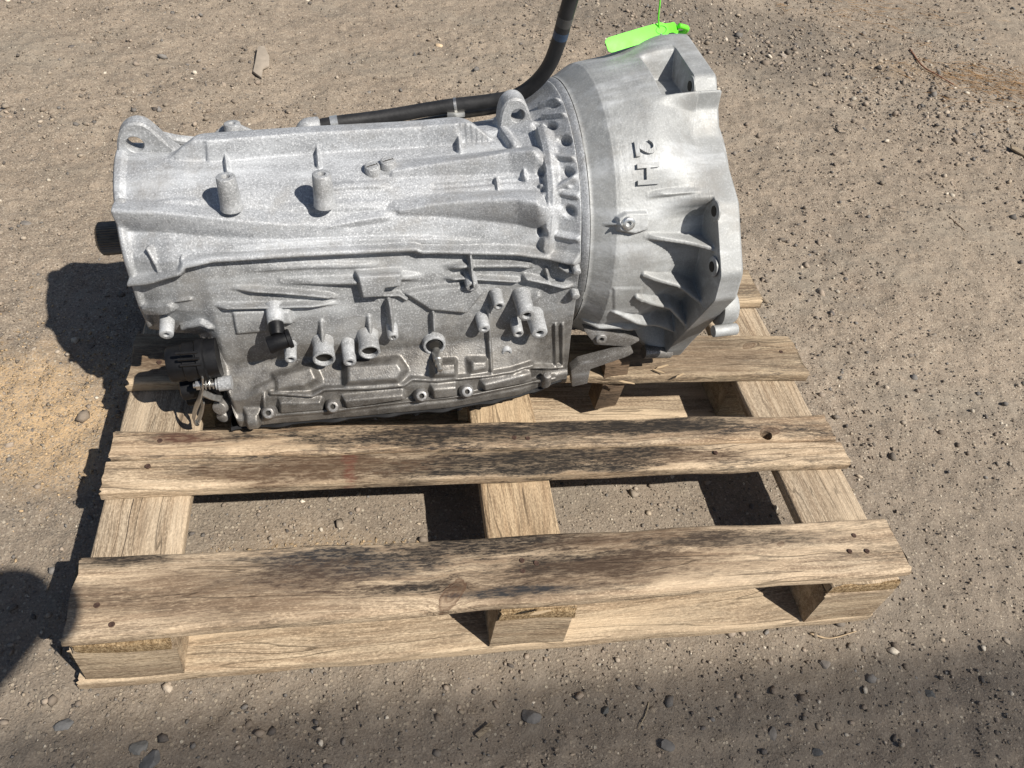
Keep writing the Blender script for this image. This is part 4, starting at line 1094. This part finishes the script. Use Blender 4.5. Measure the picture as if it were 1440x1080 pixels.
# ---- bell housing ---------------------------------------------------
bu_ = np.unique(np.concatenate([np.linspace(0, .028, 14), np.linspace(.028, .05, 24), np.linspace(.05, .166, 110), np.linspace(.166, .19, 46), np.linspace(.19, BU, 16)]))
bt_ = np.unique(np.concatenate([np.linspace(-math.pi, math.radians(-75), 90), np.radians(np.linspace(-75, 132, 560)), np.linspace(math.radians(132), math.pi, 40)]))
BUU, BTT = np.meshgrid(bu_, bt_, indexing='ij')
cone = bell_cone(BUU); RF = flange_r(BTT)
RF = np.apply_along_axis(lambda r__: np.convolve(np.pad(r__, 3, mode='wrap'), np.ones(7) / 7, 'valid'), 1, RF)
deg = np.degrees(BTT)
def zone(a, b, s=2.5): return smoothstep(a - s, a + s, deg) * (1 - smoothstep(b - s, b + s, deg))
up_ = zone(42, 178, 9) * np.interp(BUU, [0, .036, .085, .143, .18, BU], [0, .003, .0115, .0225, .027, .028])
cone = cone + up_ - .014 * zone(-46, 30, 3) * smoothstep(.085, .15, BUU)
solid = np.clip(zone(33, 72) + zone(100, 178) + zone(-182, -47), 0, 1)
flare = solid * smoothstep(.085, .178, BUU) ** 1.3 * (RF - cone)
rho = cone + flare
inner_r = np.minimum(RF, np.maximum(cone, RF))
def bell_rib(poly, w, h0, h1, cap=True):
    d, s, t = seg_dist([(a, b * .21) for a, b in poly], BUU, BTT * .21)
    hh = (h0 + (h1 - h0) * t) * (1 - smoothstep(.35, 1, d / w))
    return hh
ribs = np.zeros_like(rho)
for poly, w, h0, h1 in (
        ([(0.0821, 0.6460), (0.1352, 0.6600), (0.1825, 0.6670)], .0058, .001, .030),
        ([(0.0792, 0.3802), (0.1371, 0.3312), (0.1970, 0.2893)], .0065, .001, .050),
        ([(0.0821, 0.0934), (0.1371, 0.0024), (0.2038, -0.1235)], .0060, .004, .046),
        ([(0.0773, -0.0955), (0.1391, -0.2424), (0.2115, -0.4453)], .0055, .006, .040),
        ([(0.0473, -0.2564), (0.1323, -0.4942), (0.2115, -0.6481)], .0055, .003, .036),
        ([(0.0116, -0.4802), (0.0705, -0.4942), (0.1651, -0.7600)], .0060, .004, .020)):
    poly = [poly[0], poly[1], (.180, poly[2][1])]
    ribs = np.maximum(ribs, bell_rib(poly, w, h0, h1))
rho = np.maximum(rho, np.minimum(rho + ribs, np.maximum(RF - .001, rho)))
def bpad(poly, h, soft):
    sd = poly_sd([(a, b * .21) for a, b in poly], BUU, BTT * .21)
    return h * (1 - smoothstep(-soft, soft, sd))
rho += bpad([(0.0328, 0.5201), (0.0454, 0.5481), (0.0773, 0.5411), (0.0792, 0.4292), (0.0579, 0.4082), (0.0348, 0.4362)], .010, .0018)
rho += bell_rib([(0.0145, 0.4711), (0.0348, 0.4781)], .003, .0, .008)
rho += bpad([(0.0367, 0.0024), (0.0831, -0.0255), (0.0937, -0.3263), (0.0483, -0.2634)], .002, .003)
rho += .0001 * fractal(1024, 1024, .01, 1.6, 15)[:rho.shape[0], :rho.shape[1]]
pk = zone(75, 99, 1.6) * smoothstep(.118, .132, BUU)
rho = rho * (1 - pk) + .200 * pk
fl = smoothstep(.1735, .1765, BUU)
rho = rho * (1 - fl) + np.where(RF > rho, RF, rho * (1 - solid) + RF * solid) * fl
chf = smoothstep(BU - .003, BU, BUU) * .0022
rho = rho - chf
PBell = np.stack([BUU, rho * np.cos(BTT), rho * np.sin(BTT)], 2)
inn = [np.stack([np.full(len(bt_), BU), np.cos(bt_) * .198, np.sin(bt_) * .198], 1), np.stack([np.full(len(bt_), .05), np.cos(bt_) * .185, np.sin(bt_) * .185], 1)]
PBell = np.concatenate([PBell, np.array(inn)], 0)
bell = part(grid_mesh('bell_housing', PBell[:, :-1], BELL, None, True))
# bolt holes on the flange's rear side: machined spot faces, dark discs for inner shade
for (q, r_) in (((0.1715, -0.1011, 0.2201), .009), ((0.1715, 0.0426, 0.2235), .0075), ((0.1715, 0.2080, 0.1199), .0080), ((0.1715, 0.2464, 0.0496), .0080)):
    V, F = lathe(np.array(q) + [.003, 0, 0], (-1, 0, 0), [(0, r_ * 1.9), (.0022, r_ * 1.9), (.003, r_ * 1.75), (.003, r_), (.0, r_ * .96)], 26)
    o = pmesh('bolt_hole', V, F, BELL, bell)
    V, F = lathe(np.array(q) + [.0005, 0, 0], (-1, 0, 0), [(0, r_ * .97), (.0012, r_ * .97)], 20); pmesh('bore_shade_disc', V, F, RECESS_SHADE, bell)
bp = np.array([.0512, math.cos(.4641), math.sin(.4641)]); tq = (0.0473, 0.4781)
rb_ = float(bell_cone(tq[0])) + .009; n3 = np.array([0, math.cos(tq[1]), math.sin(tq[1])])
boss(np.array([tq[0], 0, 0]) + n3 * (rb_ + .005), n3 * [0, 1, .8] + [0, .25, 0], .02, .0098, .0105, .0042, name='boss', mat=MACH, parent=bell, flare=False)
# raised lettering
tc = bpy.data.curves.new('cast_lettering', 'FONT'); tc.body = '2H'; tc.size = .043; tc.extrude = .006; tc.offset = .0009
tc.align_x = 'CENTER'; tc.align_y = 'CENTER'; tc.space_character = 1.3
to = bpy.data.objects.new('tmp_text', tc); C.objects.link(to)
dg = bpy.context.evaluated_depsgraph_get(); tme = bpy.data.meshes.new_from_object(to.evaluated_get(dg)); bpy.data.objects.remove(to)
q0 = (0.0782, 0.8419); co_t = np.empty(len(tme.vertices) * 3); tme.vertices.foreach_get('co', co_t); co_t = co_t.reshape(-1, 3)
# letters read from the top edge down (turned a quarter clockwise); bend them onto the cone
ang_ = q0[1] - co_t[:, 0] / .2085; uq = q0[0] + co_t[:, 1]
ii_ = np.clip(np.searchsorted(bu_, uq), 0, len(bu_) - 1); jj_ = np.clip(np.searchsorted(bt_, ang_), 0, len(bt_) - 1)
rr_ = rho[ii_, jj_] + co_t[:, 2] * .7 + .0004
tme.vertices.foreach_set('co', np.stack([uq, rr_ * np.cos(ang_), rr_ * np.sin(ang_)], 1).ravel())
tme.materials.clear()
part(link_mesh('cast_lettering', tme, BELL, None, False), bell)

# torque converter just showing past the flange
V, F = lathe((.2145, 0, 0), (1, 0, 0), [(0, .05), (0, .165), (.004, .168), (.014, .168), (.022, .16), (.030, .14), (.032, .05)], 120)
tcv = pmesh('torque_converter', V, F, BELL)
# lower front of the bell: foot, web and dowel tube
poly = [(-0.0032, 0.2000, -0.1917), (0.0111, 0.2000, -0.1766), (0.0993, 0.2000, -0.1575), (0.1045, 0.2000, -0.1651), (0.0920, 0.2000, -0.1735), (0.0321, 0.2000, -0.1938), (0.0318, 0.2000, -0.2297), (0.0043, 0.2000, -0.2342)]
bm = prism([(q[0], q[2]) for q in poly], .184, .203, ((0, 0, 0), (1, 0, 0), (0, 0, 1), (0, 1, 0)), .003); pbm('foot', bm, OILB, bell)
poly = [(0.0143, 0.1900, -0.1138), (0.0331, 0.1900, -0.1100), (0.1159, 0.1900, -0.1479), (0.0980, 0.1900, -0.1605), (0.0358, 0.1900, -0.1463)]
bm = prism([(q[0], q[2]) for q in poly], .165, .192, ((0, 0, 0), (1, 0, 0), (0, 0, 1), (0, 1, 0)), .003); pbm('web', bm, OILB, bell)
boss((0.0434, 0.1980, -0.1296), (0, .95, .15), .02, .0095, .0105, .0040, name='boss', mat=OILB, parent=bell, flare=False)
V, F = lathe((0.1377, 0.1720, -0.1982), np.array((0.2086, 0.1720, -0.2071)) - np.array((0.1377, 0.1720, -0.1982)), [(0, .010), (.0, .0115), (.05, .0115), (.052, .010)], 22); pmesh('dowel_tube', V, F, OILB, bell)
V, F = lathe((0.2000, 0.2610, -0.0718), (1, 0, 0), [(0, .0095), (.038, .0095), (.040, .008)], 20); pmesh('dowel_tube', V, F, BELL, bell)
V, F = lathe((0.2140, 0.2279, -0.0523), (1, 0, 0), [(0, .030), (.018, .030), (.026, .026), (.029, .016)], 36); pmesh('starter_lug', V, F, BELL, bell)

# breather hose with clips
hp = [(-0.3656, -0.0880, 0.1169), (-0.3347, -0.0880, 0.1211), (-0.2905, -0.0900, 0.1235), (-0.2458, -0.0900, 0.1282), (-0.2010, -0.0880, 0.1353), (-0.1562, -0.0850, 0.1418), (-0.1008, -0.0780, 0.1499), (-0.0635, -0.0680, 0.1616), (-0.0377, -0.0550, 0.1880), (-0.0221, -0.0400, 0.2228), (-0.0161, -0.0240, 0.2642), (-0.0137, -0.0120, 0.3017), (-0.0110, -0.0040, 0.3319), (-0.0071, 0.0040, 0.3643), (-0.0003, 0.0120, 0.4004)]
HPC = catmull(hp, 10)
V, F = tube(HPC, .0110, 20); hose = pmesh('breather_hose', V, F, RUBBER)
V, F = tube(catmull([(-0.3942, -0.0850, 0.0971), (-0.3898, -0.0850, 0.1140), (-0.3786, -0.0870, 0.1170), (-0.3550, -0.0880, 0.1150)], 8), [.0145] * 20 + [.010] * 5, 18); pmesh('hose_nipple', V, F, BOSS)
def ring_on(i, r_, w_, name, mat):
    t = HPC[i + 1] - HPC[i - 1]; t /= np.linalg.norm(t)
    V, F = lathe(HPC[i] - t * w_, t, [(0, .0106), (0, r_), (2 * w_, r_), (2 * w_, .0106)], 24); return pmesh(name, V, F, mat, hose)
ring_on(7, .0120, .0058, 'hose_clip', ZINC)
c1 = ring_on(50, .0117, .0022, 'hose_clip', STEEL)
ring_on(104, .0112, .006, 'paint_band', BLUE); ring_on(110, .0112, .007, 'paint_band', mat_simple('grey_band', (.06, .058, .055), .6))
V, F = tube(catmull([(-0.2460, -0.1000, 0.1017), (-0.1538, -0.1000, 0.1151), (-0.0838, -0.1000, 0.1225), (-0.0458, -0.0900, 0.1406)], 8), .006, 10); pmesh('pipe', V, F, DARKST)
bm = prism([(-.014, -.003), (.014, -.003), (.014, .004), (-.014, .004)], -.004, .004, ((-0.1566, -0.0750, 0.1316), (1, 0, 0), (0, 0, 1), (0, 1, 0)), .001); pbm('pipe_clip', bm, ZINC)

# ------------------------------------------------------------------ inventory tag hung on the bell housing
TAGM = mat_simple('green_tag_plastic', (.15, .72, .04), .5, 0, .12, 40, .05, Specular_IOR_Level=.4)
def toworld(q): return GJ + np.array(q) @ GB
A_ = np.array((0.0768, -0.0750, 0.2321)); B_ = np.array((0.2147, -0.1250, 0.2376))
du1 = B_ - A_; Lt = np.linalg.norm(du1); du1 /= Lt
nn = np.cross(du1, np.array([0, .72, .69])); nn /= np.linalg.norm(nn)     # across the tag
if nn[1] < 0: nn = -nn
no = np.cross(du1, nn)
if no[2] < 0: no = -no
V, F = [], []
xs = np.linspace(0, 1, 34); hw = []
for t in xs:
    w_ = .0115 if t < .72 else .0115 - .004 * smoothstep(.72, .80, t) + .002 * smoothstep(.85, .95, t)
    if t < .05: w_ *= math.sqrt(1 - (1 - t / .05) ** 2 * .6)
    if t > .95: w_ *= math.sqrt(max(.05, 1 - ((t - .95) / .05) ** 2))
    c = A_ + du1 * Lt * t + no * (.006 * math.sin(t * 2.6) - .010 * smoothstep(.8, 1, t))
    for k in (-1, -.5, 0, .5, 1):
        V.append(toworld(c + nn * w_ * k + no * (.0005 - .0004 * k * k)))
    for k in (1, .5, 0, -.5, -1):
        V.append(toworld(c + nn * w_ * k - no * (.0005 + .0004 * k * k)))
for i in range(len(xs) - 1):
    for j in range(10): F.append((i * 10 + j, i * 10 + (j + 1) % 10, (i + 1) * 10 + (j + 1) % 10, (i + 1) * 10 + j))
F.append(tuple(range(10))[::-1]); F.append(tuple((len(xs) - 1) * 10 + j for j in range(10)))
tagroot = thing('inventory_tag', 'bright green plastic tag strapped to the top of the gearbox bell housing', 'tag', tuple(toworld(A_)))
V = [np.array(v) - toworld(A_) for v in V]
mesh_obj('tag_plate', V, F, TAGM, tagroot, True, 50)
wc = toworld(A_ + du1 * Lt * .70 + no * .0066) - toworld(A_); wu = du1 @ GB; wn_ = nn @ GB
V, F = tube([wc + wu * .010 * math.cos(t) + wn_ * .0062 * math.sin(t) for t in np.linspace(0, 2 * math.pi, 28)], .0006, 6)
mesh_obj('eyelet_ring', V, F, mat_simple('green_tag_emboss', (.09, .45, .03), .5), tagroot)
st = [(0.1718, -0.1080, 0.2419), (0.1669, -0.1080, 0.2597), (0.1648, -0.1080, 0.2813), (0.1608, -0.1080, 0.3116), (0.1633, -0.1100, 0.3557), (0.1901, -0.1200, 0.3761)]
V, F = tube(catmull([toworld(q) - toworld(A_) for q in st], 8), .0013, 8); mesh_obj('strap', V, F, TAGM, tagroot)
V, F = tube(catmull([toworld(q) - toworld(A_) for q in ((0.2123, -0.1250, 0.2377), (0.2292, -0.1300, 0.2304), (0.2272, -0.1380, 0.2200), (0.2095, -0.1400, 0.2197))], 6), .0042, 8); mesh_obj('loop', V, F, TAGM, tagroot)

# ------------------------------------------------------------------ timber chock under the bell housing
CH = mat_wood('chock_wood', (.20, .135, .085), (.10, .065, .042), .3, .7, seed=9.0)
pa = np.array((0.8293, 0.4614, 0.0550)); pb_ = np.array((0.8179, 0.4467, 0.1900))
ax1 = pb_ - pa; Lc = np.linalg.norm(ax1); ax1 /= Lc
side = np.array([1., .1, 0]); side -= ax1 * (side @ ax1); side /= np.linalg.norm(side); thk = np.cross(ax1, side)
bm = prism([(-.024, 0), (-.020, Lc * .5), (-.026, Lc), (.020, Lc * 1.04), (.025, Lc * .55), (.019, .003)], -.02, .02, ((0, 0, 0), side, ax1, thk), .002)
ck = bm_obj('timber_chock', bm, CH)
ck.location = tuple(pa)
tag(ck, 'dark rough timber offcut wedged under the front of the bell housing', 'wood chock')

# ------------------------------------------------------------------ unseen overhead slats, added to throw half shade on the dirt before the pallet
postm = mat_simple('shade_rig_paint', (.25, .26, .26), .6, 0, .2, 20)
def shadow_src(x, y, h): return np.array((x + SUN.x / SUN.z * h, y + SUN.y / SUN.z * h))
hR = 7.0
e0 = shadow_src(-.10, -.075, hR); e1 = shadow_src(1.50, -.085, hR)
ex = (e1 - e0) / np.linalg.norm(e1 - e0); ey = np.array((ex[1], -ex[0]))
shade_rig = thing('added_shade_rig', 'unseen overhead slats added to half shade the dirt in front of the pallet', 'shade_rig', (float(e0[0]), float(e0[1]), 0))
slat_bm = prism([(0, 0), (7, 0), (7, .032), (0, .032)], 0, .03, ((0, 0, 0), (ex[0], ex[1], 0), (ey[0], ey[1], 0), (0, 0, 1)))
s0 = bm_obj('shade_slat', slat_bm, postm, shade_rig, False); s0.location = (0, 0, hR)
for k in range(1, 34):
    o = s0.copy(); C.objects.link(o); o.location = (ey[0] * .073 * k, ey[1] * .073 * k, hR)
for a_ in (2.6, 4.7, 6.8):
    for b_ in (.1, 2.5):
        c_ = ex * a_ + ey * b_
        bm_obj('post', prism([(-.05, -.05), (.05, -.05), (.05, .05), (-.05, .05)], 0, hR - .12, ((c_[0], c_[1], 0), (1, 0, 0), (0, 1, 0), (0, 0, 1)), .006), postm, shade_rig)
    bm_obj('shade_beam', prism([(-.04, -.1), (.04, -.1), (.04, 2.7), (-.04, 2.7)], hR - .12, hR - .002, ((ex[0] * a_, ex[1] * a_, 0), (ex[0], ex[1], 0), (ey[0], ey[1], 0), (0, 0, 1)), .004), postm, shade_rig)

# ------------------------------------------------------------------ the photographer, whose arm throws the soft shadow at the lower left
def skin_body(name, joints, bones, mat, parent, root, sub=2):
    names = list(joints); ix = {k: i for i, k in enumerate(names)}
    me = bpy.data.meshes.new(name)
    me.from_pydata([joints[k][0] for k in names], [(ix[a], ix[b]) for a, b in bones], [])
    o = bpy.data.objects.new(name, me); C.objects.link(o); o.parent = parent
    o.modifiers.new('skin', 'SKIN').use_smooth_shade = True
    for k in names:
        r_ = joints[k][1]; sv = me.skin_vertices[0].data[ix[k]]
        sv.radius = r_ if isinstance(r_, tuple) else (r_, r_); sv.use_root = (k == root)
    mm = o.modifiers.new('sub', 'SUBSURF'); mm.levels = sub; mm.render_levels = sub
    me.materials.append(mat)
    return o
shirt = mat_simple('navy_workwear', (.035, .045, .075), .9, 0, .2, 30)
skin_m = mat_simple('skin', (.42, .26, .18), .55, 0, .1, 40)
B0 = np.array([.33, -1.00, 0.0])
person = thing('person', 'person in navy workwear holding up a phone with both hands', 'person', tuple(B0))
Jn = {'hip': ((0, 0, .95), (.15, .11)), 'waist': ((0, 0, 1.08), (.14, .10)), 'chest': ((0, .02, 1.28), (.16, .11)), 'neckb': ((0, .03, 1.44), (.07, .06)), 'neck': ((0, .05, 1.50), .052),
      'hipL': ((-.10, 0, .90), .085), 'kneeL': ((-.11, .03, .50), .06), 'ankL': ((-.11, 0, .08), .045), 'toeL': ((-.12, .15, .035), .035),
      'hipR': ((.10, 0, .90), .085), 'kneeR': ((.11, .03, .50), .06), 'ankR': ((.11, 0, .08), .045), 'toeR': ((.12, .15, .035), .035),
      'shL': ((-.19, .03, 1.40), .058), 'elL': ((-.24, .22, 1.14), .046), 'wrL': ((-.10, .44, 1.12), .034),
      'shR': ((.19, .03, 1.40), .058), 'elR': ((.270, .40, 1.27), .050), 'wrR': ((.13, .48, 1.14), .038)}
bones = [('hip', 'waist'), ('waist', 'chest'), ('chest', 'neckb'), ('neckb', 'neck'), ('hip', 'hipL'), ('hipL', 'kneeL'), ('kneeL', 'ankL'), ('ankL', 'toeL'), ('hip', 'hipR'), ('hipR', 'kneeR'), ('kneeR', 'ankR'), ('ankR', 'toeR'),
         ('chest', 'shL'), ('shL', 'elL'), ('elL', 'wrL'), ('chest', 'shR'), ('shR', 'elR'), ('elR', 'wrR')]
skin_body('body', Jn, bones, shirt, person, 'hip')
Hd = {'a': ((0, .05, 1.48), .055), 'b': ((0, .08, 1.58), (.072, .085)), 'c': ((0, .07, 1.68), (.078, .095)), 'd': ((0, .06, 1.75), (.055, .065)), 'nose': ((0, .175, 1.60), .014), 'j': ((0, .13, 1.54), .04)}
skin_body('head', Hd, [('a', 'b'), ('b', 'c'), ('c', 'd'), ('b', 'j'), ('b', 'nose')], skin_m, person, 'a')
Hr = {'d': ((0, .045, 1.775), (.06, .075)), 'e': ((0, .0, 1.72), (.08, .085)), 'f': ((0, -.01, 1.62), (.07, .06))}
skin_body('hair', Hr, [('d', 'e'), ('e', 'f')], mat_simple('dark_hair', (.03, .022, .016), .7), person, 'e')
camv = Vector(CAM_POS) - fwd * .016
for sg, wr in ((-1, 'wrL'), (1, 'wrR')):
    w0 = np.array(Jn[wr][0]); tgt = np.array(camv) - B0 + np.array(rgt) * sg * .078 - np.array(fwd) * .01
    Hh = {'w': (tuple(w0), .030), 'p': (tuple(w0 * .45 + tgt * .55), (.032, .018))}
    bn = [('w', 'p')]
    for f_ in range(4):
        k0 = tgt + np.array(upv) * (.028 - .019 * f_) - np.array(fwd) * .012
        k1 = k0 + np.array(rgt) * (-sg * .022) - np.array(fwd) * (.012)
        Hh['k%d' % f_] = (tuple(k0), .0095); Hh['t%d' % f_] = (tuple(k1), .0080); bn += [('p', 'k%d' % f_), ('k%d' % f_, 't%d' % f_)]
    Hh['th'] = (tuple(tgt - np.array(fwd) * .02 - np.array(upv) * .03 - np.array(rgt) * sg * .02), .010); bn.append(('p', 'th'))
    skin_body('hand', Hh, bn, skin_m, person, 'w', 1)
phm = prism([(-.073, -.036), (.073, -.036), (.073, .036), (-.073, .036)], -.004, .004, (tuple(camv), tuple(rgt), tuple(upv), tuple(fwd)), .002)
tag(bm_obj('phone', phm, mat_simple('phone_glass', (.02, .02, .022), .2)), 'black phone held up by the person', 'phone')
